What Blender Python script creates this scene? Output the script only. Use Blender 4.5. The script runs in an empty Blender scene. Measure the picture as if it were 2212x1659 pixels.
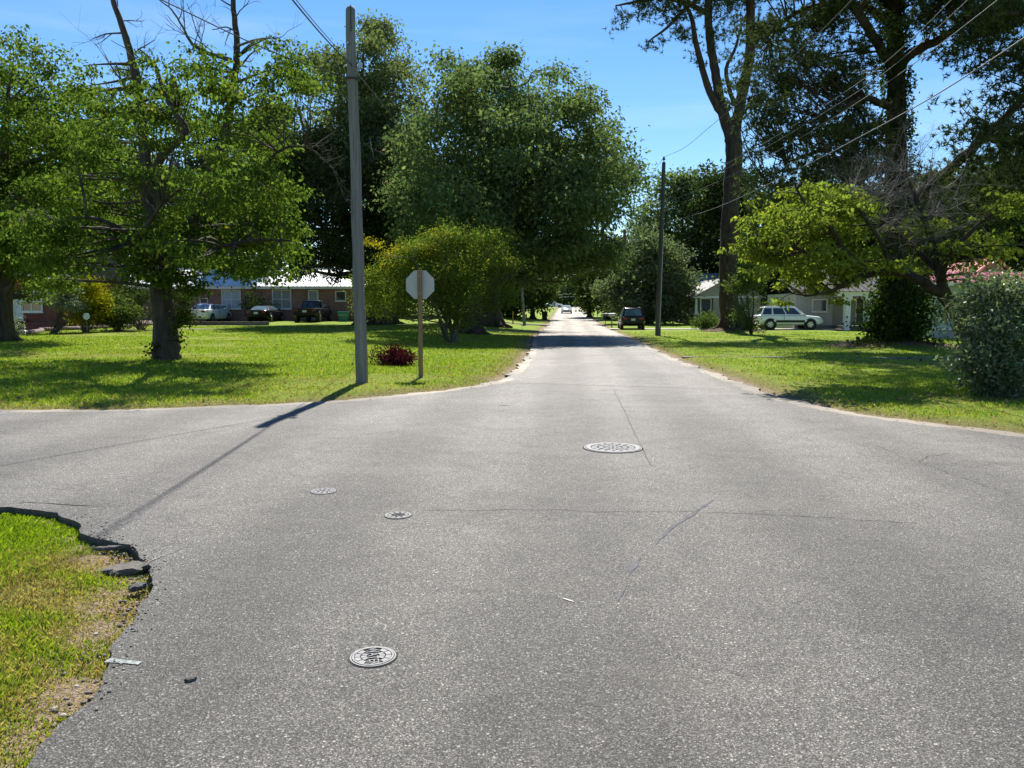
import bpy, bmesh, math, random
import numpy as np
from mathutils import Vector, Matrix, geometry as mgeo

R = math.radians
scn = bpy.context.scene
COL = scn.collection

# ------------------------------------------------------------------ camera
CAM_H = 1.55
PITCH = math.atan((829.5 - 669.5) / 1696.0)
FPX = 1696.0                      # focal length in pixels of a 2212 px wide frame
cam_d = bpy.data.cameras.new('camera')
cam_d.sensor_width = 36.0
cam_d.lens = FPX / 2212.0 * 36.0
cam_d.clip_start = 0.05
cam_d.clip_end = 5000
cam = bpy.data.objects.new('camera', cam_d)
COL.objects.link(cam)
cam.location = (0, 0, CAM_H)
cam.rotation_euler = (math.pi / 2 - PITCH, 0, 0)
scn.camera = cam

# ------------------------------------------------------------------ light
SUN_EL, SUN_AZ = R(51.5), R(1.0)          # azimuth from +Y towards +X
world = bpy.data.worlds.new('World')
scn.world = world
world.use_nodes = True
wn = world.node_tree
wn.nodes.clear()
wo = wn.nodes.new('ShaderNodeOutputWorld')
wb = wn.nodes.new('ShaderNodeBackground')
sky = wn.nodes.new('ShaderNodeTexSky')
sky.sky_type = 'NISHITA'
sky.sun_disc = False
sky.sun_elevation = SUN_EL
sky.sun_rotation = SUN_AZ
sky.altitude = 0
sky.air_density = 1.0
sky.dust_density = 0.0
sky.ozone_density = 3.0
wb.inputs['Strength'].default_value = 0.082
# thin high cloud, the same all round the sky
tc = wn.nodes.new('ShaderNodeTexCoord')
mp = wn.nodes.new('ShaderNodeMapping')
mp.inputs['Scale'].default_value = (1.6, 1.6, 14.0)
mp.inputs['Location'].default_value = (3.1, 1.7, 0.42)
nz = wn.nodes.new('ShaderNodeTexNoise')
nz.inputs['Scale'].default_value = 1.5
nz.inputs['Detail'].default_value = 6
nz.inputs['Roughness'].default_value = 0.55
rp = wn.nodes.new('ShaderNodeValToRGB')
rp.color_ramp.elements[0].position = 0.52
rp.color_ramp.elements[0].color = (0, 0, 0, 1)
rp.color_ramp.elements[1].position = 0.80
rp.color_ramp.elements[1].color = (0.16, 0.16, 0.16, 1)
mx = wn.nodes.new('ShaderNodeMix')
mx.data_type = 'RGBA'
mx.inputs['B'].default_value = (7.5, 8.0, 8.6, 1)
L = wn.links.new
L(tc.outputs['Generated'], mp.inputs['Vector'])
L(mp.outputs['Vector'], nz.inputs['Vector'])
L(nz.outputs['Fac'], rp.inputs['Fac'])
L(rp.outputs['Color'], mx.inputs['Factor'])
hs = wn.nodes.new('ShaderNodeHueSaturation')
hs.inputs['Saturation'].default_value = 1.22
hs.inputs['Hue'].default_value = 0.503
L(sky.outputs['Color'], hs.inputs['Color'])
L(hs.outputs['Color'], mx.inputs['A'])
L(mx.outputs['Result'], wb.inputs['Color'])
L(wb.outputs['Background'], wo.inputs['Surface'])

sun_d = bpy.data.lights.new('sun', 'SUN')
sun_d.energy = 4.9
sun_d.angle = R(0.55)
sun_d.color = (1.0, 0.95, 0.86)
sun = bpy.data.objects.new('sun', sun_d)
COL.objects.link(sun)
SUN_DIR = Vector((math.sin(SUN_AZ) * math.cos(SUN_EL), math.cos(SUN_AZ) * math.cos(SUN_EL), math.sin(SUN_EL)))
sun.rotation_euler = (-SUN_DIR).to_track_quat('-Z', 'Y').to_euler()
sun.location = SUN_DIR * 60

scn.view_settings.view_transform = 'Standard'
scn.view_settings.look = 'None'
scn.view_settings.gamma = 1.0
scn.view_settings.exposure = 1.0
scn.view_settings.use_curve_mapping = False
scn.cycles.use_denoising = True
scn.cycles.max_bounces = 7
scn.cycles.diffuse_bounces = 3
scn.cycles.glossy_bounces = 3
scn.cycles.transmission_bounces = 5
scn.cycles.transparent_max_bounces = 8
scn.cycles.caustics_reflective = False
scn.cycles.caustics_refractive = False
scn.cycles.sample_clamp_indirect = 6.0

# ------------------------------------------------------------------ terrain
ROAD_SLOPE, ROAD_C, ROAD_W = 0.0676, 0.93, 2.65
rng = np.random.default_rng(7)
random.seed(7)

def sstep(t):
    t = np.clip(t, 0, 1)
    return t * t * (3 - 2 * t)

def terr(x, y):
    x = np.asarray(x, float); y = np.asarray(y, float)
    d = np.clip(y - 72, 0, None)
    rise = 0.017 * d * d / (d + 12)
    left = sstep((ROAD_C + ROAD_SLOPE * y - ROAD_W - 0.5 - x) / 8.0)
    z = rise + left * 0.0125 * np.clip(y - 15, 0, 60)
    return z

def tz(x, y):
    return float(terr(x, y))

SP, CP = math.sin(PITCH), math.cos(PITCH)

def ray(px, py):
    u = (px - 1106.0) / FPX
    v = (py - 829.5) / FPX
    return Vector((u, CP - v * SP, -SP - v * CP))

def at(px, py, Y):
    """the point seen at picture position px,py that lies Y metres ahead"""
    d = ray(px, py)
    return Vector((0, 0, CAM_H)) + d * (Y / d.y)

def G(px, py):
    """where the line of sight meets the ground"""
    d = ray(px, py)
    t, prev = 1.0, 1.0
    while t < 400:
        p = d * t
        if CAM_H + p.z <= tz(p.x, p.y):
            break
        prev = t
        t *= 1.02
    a, b = prev, t
    for _ in range(30):
        m = (a + b) / 2
        p = d * m
        if CAM_H + p.z <= tz(p.x, p.y):
            b = m
        else:
            a = m
    p = d * b
    return Vector((p.x, p.y, tz(p.x, p.y)))

def mpp(Y):
    return Y / FPX

def gx(px, Y):
    """ground point below picture column px, Y metres ahead"""
    x = (px - 1106.0) / FPX * Y / CP
    return Vector((x, Y, tz(x, Y)))

# ------------------------------------------------------------------ object helpers
def tag(o, label=None, cat=None, group=None, kind=None):
    if label: o['label'] = label
    if cat: o['category'] = cat
    if group: o['group'] = group
    if kind: o['kind'] = kind
    return o

def thing(name, label, cat, loc=(0, 0, 0), rz=0.0, group=None):
    o = bpy.data.objects.new(name, None)
    o.empty_display_size = 0.2
    COL.objects.link(o)
    o.location = loc
    o.rotation_euler = (0, 0, rz)
    return tag(o, label, cat, group)

def link(name, me, mat=None, parent=None, smooth=None):
    o = bpy.data.objects.new(name, me)
    COL.objects.link(o)
    if mat is not None and len(me.materials) == 0:
        me.materials.append(mat)
    if parent is not None:
        o.parent = parent
    if smooth is not None and len(me.polygons):
        me.polygons.foreach_set('use_smooth', [smooth] * len(me.polygons))
    return o

def npmesh(name, V, quads=None, tris=None):
    """fast mesh from numpy arrays"""
    me = bpy.data.meshes.new(name)
    V = np.asarray(V, np.float32).reshape(-1, 3)
    nq = 0 if quads is None else len(quads)
    nt = 0 if tris is None else len(tris)
    idx = []
    if nq: idx.append(np.asarray(quads, np.int32).reshape(-1))
    if nt: idx.append(np.asarray(tris, np.int32).reshape(-1))
    idx = np.concatenate(idx) if idx else np.zeros(0, np.int32)
    starts = np.concatenate([np.arange(nq, dtype=np.int32) * 4, nq * 4 + np.arange(nt, dtype=np.int32) * 3])
    me.vertices.add(len(V))
    me.vertices.foreach_set('co', V.reshape(-1))
    me.loops.add(len(idx))
    me.loops.foreach_set('vertex_index', idx)
    me.polygons.add(nq + nt)
    me.polygons.foreach_set('loop_start', starts)
    me.update(calc_edges=True)
    return me

class MB:
    """collects shapes that belong to ONE part, in the part's own space"""
    def __init__(self):
        self.v = []; self.f = []
    def add(self, vs, fs):
        n = len(self.v)
        self.v += [tuple(v) for v in vs]
        self.f += [tuple(i + n for i in f) for f in fs]
        return self
    def box(self, x0, x1, y0, y1, z0, z1):
        vs = [(x, y, z) for z in (z0, z1) for y in (y0, y1) for x in (x0, x1)]
        return self.add(vs, [(0, 2, 3, 1), (4, 5, 7, 6), (0, 1, 5, 4), (2, 6, 7, 3), (0, 4, 6, 2), (1, 3, 7, 5)])
    def cyl(self, p0, p1, r0, r1=None, n=12, cap=True):
        r1 = r0 if r1 is None else r1
        p0 = Vector(p0); p1 = Vector(p1)
        d = (p1 - p0).normalized()
        a = d.orthogonal().normalized(); b = d.cross(a)
        vs = []
        for p, r in ((p0, r0), (p1, r1)):
            for i in range(n):
                t = 2 * math.pi * i / n
                vs.append(p + a * (math.cos(t) * r) + b * (math.sin(t) * r))
        fs = [(i, (i + 1) % n, n + (i + 1) % n, n + i) for i in range(n)]
        if cap:
            fs += [tuple(range(n - 1, -1, -1)), tuple(range(n, 2 * n))]
        return self.add(vs, fs)
    def prism(self, poly, h0, h1, axis='z'):
        n = len(poly)
        def P(a, b, h):
            return {'z': (a, b, h), 'y': (a, h, b), 'x': (h, a, b)}[axis]
        vs = [P(a, b, h0) for a, b in poly] + [P(a, b, h1) for a, b in poly]
        fs = [(i, (i + 1) % n, n + (i + 1) % n, n + i) for i in range(n)]
        fs += [tuple(range(n - 1, -1, -1)), tuple(range(n, 2 * n))]
        return self.add(vs, fs)
    def quad(self, a, b, c, d):
        return self.add([a, b, c, d], [(0, 1, 2, 3)])
    def build(self, name, mat, parent=None, smooth=False, bevel=0.0, seg=1, subsurf=0, recalc=True):
        me = bpy.data.meshes.new(name)
        me.from_pydata(self.v, [], self.f)
        if recalc:
            bm = bmesh.new(); bm.from_mesh(me)
            bmesh.ops.recalc_face_normals(bm, faces=bm.faces)
            bm.to_mesh(me); bm.free()
        me.update()
        o = link(name, me, mat, parent, smooth)
        if bevel:
            m = o.modifiers.new('bevel', 'BEVEL'); m.width = bevel; m.segments = seg; m.limit_method = 'ANGLE'
        if subsurf:
            m = o.modifiers.new('subsurf', 'SUBSURF'); m.levels = subsurf; m.render_levels = subsurf
        return o

def copy_tree(o, parent=None):
    c = o.copy()
    COL.objects.link(c)
    c.parent = parent
    for ch in o.children:
        copy_tree(ch, c)
    return c

# ------------------------------------------------------------------ materials
def newmat(name):
    m = bpy.data.materials.new(name)
    m.use_nodes = True
    nt = m.node_tree
    bs = nt.nodes['Principled BSDF']
    return m, nt, bs

def nd(nt, t, **kw):
    n = nt.nodes.new('ShaderNode' + t)
    for k, v in kw.items():
        if k in n.inputs:
            n.inputs[k].default_value = v
        else:
            setattr(n, k, v)
    return n

def ramp(nt, fac, stops):
    r = nt.nodes.new('ShaderNodeValToRGB')
    els = r.color_ramp.elements
    while len(els) < len(stops):
        els.new(0.5)
    for e, (p, c) in zip(els, stops):
        e.position = p
        e.color = (c[0], c[1], c[2], 1) if hasattr(c, '__len__') else (c, c, c, 1)
    nt.links.new(fac, r.inputs['Fac'])
    return r.outputs['Color']

def mixc(nt, fac, a, b, mode='MIX'):
    m = nt.nodes.new('ShaderNodeMix')
    m.data_type = 'RGBA'; m.blend_type = mode
    for s, v in (('Factor', fac), ('A', a), ('B', b)):
        if isinstance(v, bpy.types.NodeSocket):
            nt.links.new(v, m.inputs[s])
        elif s == 'Factor':
            m.inputs[s].default_value = v
        else:
            m.inputs[s].default_value = (v[0], v[1], v[2], 1)
    return m.outputs['Result']

def mathn(nt, op, a, b=None, c=None):
    m = nt.nodes.new('ShaderNodeMath'); m.operation = op
    for i, v in enumerate((a, b, c)):
        if v is None: continue
        if isinstance(v, bpy.types.NodeSocket): nt.links.new(v, m.inputs[i])
        else: m.inputs[i].default_value = v
    return m.outputs[0]

def objco(nt, scale=(1, 1, 1), rot=(0, 0, 0)):
    t = nt.nodes.new('ShaderNodeTexCoord')
    m = nt.nodes.new('ShaderNodeMapping')
    m.inputs['Scale'].default_value = scale
    m.inputs['Rotation'].default_value = rot
    nt.links.new(t.outputs['Object'], m.inputs['Vector'])
    return m.outputs['Vector']

def noise(nt, vec, scale, detail=3, rough=0.55):
    n = nd(nt, 'TexNoise', Scale=scale, Detail=detail, Roughness=rough)
    nt.links.new(vec, n.inputs['Vector'])
    return n.outputs['Fac']

def bump(nt, bs, h, strength=0.3, dist=0.02):
    b = nd(nt, 'Bump', Strength=strength, Distance=dist)
    nt.links.new(h, b.inputs['Height'])
    nt.links.new(b.outputs['Normal'], bs.inputs['Normal'])

def plain(name, col, rough=0.6, metal=0.0, spec=0.4, vary=0.12, vscale=3.0, bumpy=0.0, coat=0.0):
    m, nt, bs = newmat(name)
    co = objco(nt)
    f = noise(nt, co, vscale, 4)
    lo = tuple(c * (1 - vary) for c in col); hi = tuple(min(1, c * (1 + vary)) for c in col)
    nt.links.new(ramp(nt, f, [(0.3, lo), (0.7, hi)]), bs.inputs['Base Color'])
    bs.inputs['Roughness'].default_value = rough
    bs.inputs['Metallic'].default_value = metal
    bs.inputs['Specular IOR Level'].default_value = spec
    if coat: bs.inputs['Coat Weight'].default_value = coat; bs.inputs['Coat Roughness'].default_value = 0.05
    if bumpy: bump(nt, bs, noise(nt, co, vscale * 8, 3), bumpy, 0.01)
    return m

def leafmat(name, c1, c2, c3=None, trans=0.45, tcol=(1.2, 1.4, 0.8), rough=0.45, spec=0.35, patch=1.3, alt=None, alt_at=0.93):
    """leaf with real transmission of light; colour varies by leaf and by branch"""
    m, nt, bs = newmat(name)
    geo = nt.nodes.new('ShaderNodeNewGeometry')
    co = objco(nt)
    nf = noise(nt, co, patch, 3)
    f = mathn(nt, 'ADD', mathn(nt, 'MULTIPLY', geo.outputs['Random Per Island'], 0.42), mathn(nt, 'MULTIPLY', nf, 0.75))
    stops = [(0.25, c1), (0.6, c2)] + ([(0.85, c3)] if c3 else [])
    col = ramp(nt, f, stops)
    if alt:
        wn_ = nd(nt, 'TexWhiteNoise', noise_dimensions='1D')
        nt.links.new(mathn(nt, 'MULTIPLY', geo.outputs['Random Per Island'], 91.7), wn_.inputs['W'])
        col = mixc(nt, mathn(nt, 'GREATER_THAN', wn_.outputs['Value'], alt_at), col, alt)
    shiny = spec > 0.2
    if not shiny:
        nt.nodes.remove(bs)
        bs = nt.nodes.new('ShaderNodeBsdfDiffuse')
        nt.links.new(col, bs.inputs['Color'])
    else:
        nt.links.new(col, bs.inputs['Base Color'])
        bs.inputs['Roughness'].default_value = rough
        bs.inputs['Specular IOR Level'].default_value = spec
    tr = nt.nodes.new('ShaderNodeBsdfTranslucent')
    nt.links.new(mixc(nt, 1.0, col, tcol, 'MULTIPLY'), tr.inputs['Color'])
    ms = nt.nodes.new('ShaderNodeMixShader')
    ms.inputs['Fac'].default_value = trans
    nt.links.new(bs.outputs[0], ms.inputs[1])
    nt.links.new(tr.outputs['BSDF'], ms.inputs[2])
    nt.links.new(ms.outputs['Shader'], nt.nodes['Material Output'].inputs['Surface'])
    return m

def barkmat(name, c1, c2, sc=6.0, stretch=0.18, strength=0.8, dist=0.04, moss=None):
    m, nt, bs = newmat(name)
    co = objco(nt, (1, 1, stretch))
    f = noise(nt, co, sc, 6, 0.7)
    col = ramp(nt, f, [(0.35, c1), (0.65, c2)])
    if moss:
        col = mixc(nt, ramp(nt, noise(nt, objco(nt), 1.7, 4), [(0.52, 0.0), (0.68, 0.85)]), col, moss)
    nt.links.new(col, bs.inputs['Base Color'])
    bs.inputs['Roughness'].default_value = 0.9
    bs.inputs['Specular IOR Level'].default_value = 0.2
    bump(nt, bs, f, strength, dist)
    return m
# ------------------------------------------------------------------ ground, roads, lawns
def P2(lst):
    return [G(a, b) for a, b in lst]

left_corner = [(1150, 752), (1140, 765), (1122, 788), (1103, 806), (1075, 823), (1030, 832), (950, 843), (860, 853), (780, 861), (700, 866), (560, 874), (400, 880), (300, 883), (150, 885), (0, 886)]
near_edge = [(0, 1094), (40, 1097), (90, 1102), (130, 1112), (165, 1124), (190, 1135), (184, 1150), (205, 1163), (240, 1168), (280, 1185), (303, 1205), (320, 1225), (326, 1250), (316, 1275), (302, 1300), (288, 1335), (266, 1375), (250, 1400), (238, 1440), (226, 1480), (198, 1512), (150, 1545), (125, 1565), (110, 1590), (80, 1630), (60, 1659)]
right_corner = [(1372, 735), (1395, 745), (1420, 757), (1460, 775), (1500, 790), (1550, 808), (1600, 826), (1650, 845), (1700, 861), (1750, 873), (1800, 884), (1880, 896), (1950, 906), (2080, 922), (2212, 938)]

def rl(y): return ROAD_C + ROAD_SLOPE * y - ROAD_W
def rr(y): return ROAD_C + ROAD_SLOPE * y + ROAD_W
YEND = 205.0
outline = []
for y in (205, 190, 175, 160, 145, 130, 118, 106, 96, 88, 80, 72, 64, 56, 48, 40):
    outline.append((rl(y), y))
outline += [(p.x, p.y) for p in P2(left_corner)]
outline += [(-12, 11.95), (-20, 11.8), (-40, 11.6), (-80, 11.4), (-80, 5.2), (-40, 5.5), (-20, 5.8), (-10, 6.0), (-6, 6.15)]
outline += [(p.x, p.y) for p in P2(near_edge)]
outline += [(-1.75, 1.2), (-1.8, 0), (-2.1, -4), (-2.8, -14), (-4.2, -40), (1.2, -40), (2.9, -14), (3.6, -4), (4.2, 0.5), (5.2, 2.6), (7, 3.9), (10, 4.2), (20, 4.0), (80, 2.5), (80, 6.6), (40, 7.3), (20, 8.0), (12, 8.6), (9, 9.1)]
outline += [(p.x, p.y) for p in reversed(P2(right_corner))]
for y in (44, 50, 58, 66, 74, 82, 90, 100, 110, 122, 135, 150, 165, 180, 192, 205):
    outline.append((rr(y), y))
OUT = np.array(outline)

def seg_sd(Pts):
    """distance to the road edge: positive on the verge, negative on the road"""
    Pts = np.asarray(Pts, float)
    A = OUT; B = np.roll(OUT, -1, 0)
    res = np.empty(len(Pts))
    for s in range(0, len(Pts), 20000):
        p = Pts[s:s + 20000][:, None, :]
        ab = (B - A)[None]
        ap = p - A[None]
        t = np.clip((ap * ab).sum(2) / ((ab * ab).sum(2) + 1e-12), 0, 1)
        d = np.sqrt((((ap - ab * t[..., None])) ** 2).sum(2)).min(1)
        c = (A[None, :, 1] > p[:, :, 1]) != (B[None, :, 1] > p[:, :, 1])
        dy = (B[:, 1] - A[:, 1]); dy = np.where(np.abs(dy) < 1e-9, 1e-9, dy)
        xi = A[None, :, 0] + (p[:, :, 1] - A[None, :, 1]) * ((B - A)[:, 0] / dy)[None]
        ins = ((c & (p[:, :, 0] < xi)).sum(1) % 2) == 1
        res[s:s + 20000] = np.where(ins, -d, d)
    return res

# --- asphalt
def asphalt(name, base=0.2, tint=(1.06, 1.0, 0.90), worn=0.22):
    m, nt, bs = newmat(name)
    co = objco(nt)
    vo = nd(nt, 'TexVoronoi', Scale=150.0)
    nt.links.new(co, vo.inputs['Vector'])
    sp = nt.nodes.new('ShaderNodeSeparateColor')
    nt.links.new(vo.outputs['Color'], sp.inputs['Color'])
    g = lambda k: tuple(base * k * t for t in tint)
    stone = ramp(nt, sp.outputs['Red'], [(0.0, g(0.45)), (0.35, g(0.72)), (0.62, g(1.0)), (0.86, g(1.4)), (0.96, g(2.0)), (1.0, g(2.9))])
    tar = ramp(nt, vo.outputs['Distance'], [(0.35, 1.0), (0.75, 0.35)])
    col = mixc(nt, 1.0, stone, tar, 'MULTIPLY')
    vo2 = nd(nt, 'TexVoronoi', Scale=60.0)
    nt.links.new(co, vo2.inputs['Vector'])
    sp2 = nt.nodes.new('ShaderNodeSeparateColor'); nt.links.new(vo2.outputs['Color'], sp2.inputs['Color'])
    fl = mathn(nt, 'MULTIPLY', mathn(nt, 'GREATER_THAN', sp2.outputs['Green'], 0.96), mathn(nt, 'LESS_THAN', vo2.outputs['Distance'], 0.34))
    col = mixc(nt, mathn(nt, 'MULTIPLY', fl, 0.7), col, (0.42, 0.4, 0.35))
    big = noise(nt, co, 0.35, 5, 0.6)
    col = mixc(nt, 1.0, col, ramp(nt, big, [(0.3, 1 - worn), (0.7, 1 + worn * 0.8)]), 'MULTIPLY')
    mid = noise(nt, co, 3.0, 4, 0.6)
    col = mixc(nt, 1.0, col, ramp(nt, mid, [(0.28, 0.80), (0.5, 1.0), (0.75, 1.10)]), 'MULTIPLY')
    # faint tan staining where sand has worked into the surface
    st = ramp(nt, noise(nt, objco(nt, (0.5, 1, 1)), 0.9, 4), [(0.55, 0.0), (0.75, 0.28)])
    col = mixc(nt, st, col, tuple(base * 1.2 * k for k in (1.1, 1.0, 0.82)))
    # sand and dust swept to the pavement edge
    ai = nd(nt, 'Attribute', attribute_name='inset')
    ed = mathn(nt, 'SUBTRACT', ai.outputs['Fac'], mathn(nt, 'MULTIPLY', noise(nt, co, 4.0, 5, .7), .55))
    ed = mathn(nt, 'MULTIPLY', ramp(nt, ed, [(-0.36, .8), (-0.12, 0.0)]), ramp(nt, noise(nt, co, .45, 3), [(.42, .1), (.58, 1.0)]))
    col = mixc(nt, ed, col, (.20, .17, .13))
    # tar bleeding and oil in irregular dark blotches, tyre-polished lanes along the street
    dk = ramp(nt, noise(nt, objco(nt, (1.0, .8, 1)), 1.1, 6, .65), [(.60, 0.0), (.72, .38)])
    col = mixc(nt, dk, col, (.045, .044, .043))
    wv = nd(nt, 'TexWave', Scale=.17, Distortion=1.2, Detail=2.0); wv.inputs['Detail Scale'].default_value = .6
    nt.links.new(objco(nt, (1, 1, 1), (0, 0, R(4))), wv.inputs['Vector'])
    col = mixc(nt, 1.0, col, ramp(nt, wv.outputs['Fac'], [(.2, .84), (.8, 1.10)]), 'MULTIPLY')
    # forward-scatter brightening painted in with distance, plus paler pavement beyond the junction seam
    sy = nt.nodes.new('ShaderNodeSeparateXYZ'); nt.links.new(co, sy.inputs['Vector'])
    pale_glare = mathn(nt, 'ADD', sy.outputs['Y'], mathn(nt, 'MULTIPLY', noise(nt, co, 0.5, 3), 3.0))
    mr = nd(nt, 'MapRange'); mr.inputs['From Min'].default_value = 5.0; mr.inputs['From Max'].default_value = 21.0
    nt.links.new(pale_glare, mr.inputs['Value'])
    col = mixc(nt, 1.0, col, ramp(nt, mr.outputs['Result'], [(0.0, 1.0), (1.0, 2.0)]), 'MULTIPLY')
    nt.links.new(col, bs.inputs['Base Color'])
    bs.inputs['Roughness'].default_value = 0.7
    bs.inputs['Specular IOR Level'].default_value = 0.26
    bump(nt, bs, mathn(nt, 'ADD', vo.outputs['Distance'], mathn(nt, 'MULTIPLY', sp.outputs['Red'], -0.8)), 0.35, 0.012)
    return m
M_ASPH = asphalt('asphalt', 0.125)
M_TAR = plain('tar', (0.035, 0.035, 0.037), 0.55, vary=0.3, vscale=20)
M_BROKEN = plain('broken_asphalt', (0.125, 0.118, 0.105), 0.95, vary=0.5, vscale=40, bumpy=0.8)

def resample(pts, closed=True):
    out = []
    n = len(pts)
    for i in range(n):
        a = np.array(pts[i]); b = np.array(pts[(i + 1) % n])
        m = (a + b) / 2
        dist = max(2.0, math.hypot(m[0], m[1]))
        step = min(4.0, max(0.05, 0.012 * dist * max(1, dist / 25)))
        if abs(m[0]) > 30 or m[1] < -2: step = 6.0
        k = max(1, int(np.linalg.norm(b - a) / step))
        for j in range(k):
            out.append(a + (b - a) * j / k)
    return np.array(out)
RS = resample(outline)
# ragged pavement edge: smooth wander plus small bites
ti = np.cumsum(np.r_[0, np.linalg.norm(np.diff(RS, axis=0), axis=1)])
tang = np.roll(RS, -1, 0) - np.roll(RS, 1, 0)
tang /= np.linalg.norm(tang, axis=1)[:, None] + 1e-9
nrm = np.stack([tang[:, 1], -tang[:, 0]], 1)
wob = 0.035 * np.sin(ti * 2.1 + 1) + 0.025 * np.sin(ti * 5.3) + 0.02 * np.sin(ti * 13.7 + 2) + rng.normal(0, 0.012, len(ti))
near_f = np.clip(np.hypot(RS[:, 0], RS[:, 1]) / 9.0, 0.35, 1.6)
RSW = RS + nrm * (wob * near_f)[:, None]
nb = len(RSW)
igx, igy = np.meshgrid(np.arange(-20, 24, 0.8), np.arange(-6, 40, 0.8))
ip = np.c_[igx.ravel(), igy.ravel()]
ip = ip[seg_sd(ip) < -0.35]
allp = [Vector((x, y)) for x, y in RSW] + [Vector((x, y)) for x, y in ip]
cv, _, cf, *_r = mgeo.delaunay_2d_cdt(allp, [(i, (i + 1) % nb) for i in range(nb)], [list(range(nb))], 1, 1e-5)
V2 = np.array([(v.x, v.y) for v in cv])
tri = []
for f in cf:
    f = list(f)
    c = sum(V2[f[i]][0] * V2[f[(i + 1) % len(f)]][1] - V2[f[(i + 1) % len(f)]][0] * V2[f[i]][1] for i in range(len(f)))
    if c < 0: f.reverse()
    for i in range(1, len(f) - 1): tri.append((f[0], f[i], f[i + 1]))
nt_ = len(V2)
zt = terr(RSW[:, 0], RSW[:, 1])
top = np.c_[V2, terr(V2[:, 0], V2[:, 1])]
rim = np.c_[RSW, zt]
low = np.c_[RSW - nrm * 0.015, zt - 0.16]
quads = [(nt_ + i, nt_ + nb + i, nt_ + nb + (i + 1) % nb, nt_ + (i + 1) % nb) for i in range(nb)]
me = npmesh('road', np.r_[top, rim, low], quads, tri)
ins_ = np.clip(-seg_sd(V2), 0, 5); ins_ = ins_ + np.where(V2[:, 1] < 8.5, 1.0, 0.0)
ra_ = me.attributes.new('inset', 'FLOAT', 'POINT')
ra_.data.foreach_set('value', np.r_[ins_, np.ones(2 * nb)].astype(np.float32))
# make sure the top faces up
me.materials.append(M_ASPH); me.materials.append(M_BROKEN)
mi = np.zeros(len(me.polygons), np.int32)
for p in me.polygons:
    if abs(p.normal.z) < 0.7: mi[p.index] = 1
me.polygons.foreach_set('material_index', mi)
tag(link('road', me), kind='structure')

# --- the earth and turf everywhere else
def axis(fine0, fine1, step, lo, hi, grow=1.09):
    a = list(np.arange(fine0, fine1 + 1e-6, step))
    s = step; x = a[-1]
    while x < hi:
        s *= grow; x += s; a.append(x)
    s = step; x = a[0]
    while x > lo:
        s *= grow; x -= s; a.insert(0, x)
    return np.array(a)
gxs = axis(-11, 13, 0.22, -700, 700)
gys = axis(1.5, 34, 0.22, -300, 1300, 1.05)
GX, GY = np.meshgrid(gxs, gys)
gp = np.c_[GX.ravel(), GY.ravel()]
gsd = seg_sd(gp)
dome = np.zeros(len(gp))
MOUNDS = []                      # filled below: (x, y, radius, height)
pI = G(1582, 719); pJ = G(1925, 752); pB = G(360, 783); pL = G(2150, 850)
MOUNDS += [(pI.x, pI.y, 2.6, 0.40), (pJ.x, pJ.y, 3.0, 0.42), (pB.x, pB.y, 1.3, 0.10)]

def bumps(x, y):
    z = 0.018 * np.sin(x * 1.3 + 0.7 * y) * np.sin(y * 0.9 - 0.4 * x) + 0.012 * np.sin(x * 3.1 + 1.2) * np.sin(y * 2.7)
    for mx_, my_, mr, mh in MOUNDS:
        z = z + mh * np.exp(-((x - mx_) ** 2 + (y - my_) ** 2) / (mr * 0.55) ** 2)
    return z

def ground_z(x, y, sd):
    inner = sstep((sd - 0.02) / 0.7)
    zz = terr(x, y) + np.where(sd < 0, -0.09 - 0.0 * sd, -0.055 + inner * (0.075 + bumps(x, y)))
    return np.where(sd < 0, terr(x, y) - 0.1, zz)
gz = ground_z(gp[:, 0], gp[:, 1], gsd)
nx, ny = len(gxs), len(gys)
ii = (np.arange(ny - 1)[:, None] * nx + np.arange(nx - 1)[None]).ravel()
gme = npmesh('ground', np.c_[gp, gz], np.c_[ii, ii + 1, ii + nx + 1, ii + nx])
at_ = gme.attributes.new('edge', 'FLOAT', 'POINT')
at_.data.foreach_set('value', gsd.astype(np.float32))
# extra: how worn the turf is (bare corner by the camera, dry strip on the right)
dry = np.exp(-((gp[:, 0] + 2.0) ** 2 / 1.3 + (gp[:, 1] - 3.2) ** 2 / 2.0)) * 0.55
dry += 0.8 * np.exp(-((gp[:, 0] + 2.55) ** 2 / 0.25 + (gp[:, 1] - 4.85) ** 2 / 0.16))
at2_ = gme.attributes.new('worn', 'FLOAT', 'POINT')
at2_.data.foreach_set('value', dry.astype(np.float32))

m, nt, bs = newmat('turf')
co = objco(nt)
ae = nd(nt, 'Attribute', attribute_name='edge')
aw = nd(nt, 'Attribute', attribute_name='worn')
n1 = noise(nt, co, 0.5, 5, 0.6)
n2 = noise(nt, co, 9.0, 4, 0.7)
n3 = noise(nt, co, 60.0, 3, 0.7)
green = ramp(nt, mathn(nt, 'ADD', mathn(nt, 'MULTIPLY', n1, 0.6), mathn(nt, 'MULTIPLY', n2, 0.4)), [(0.3, (0.115, 0.19, 0.014)), (0.5, (0.195, 0.285, 0.018)), (0.7, (0.29, 0.335, 0.034))])
green = mixc(nt, 1.0, green, ramp(nt, n3, [(0.25, 0.45), (0.6, 1.1), (0.8, 1.35)]), 'MULTIPLY')
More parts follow.
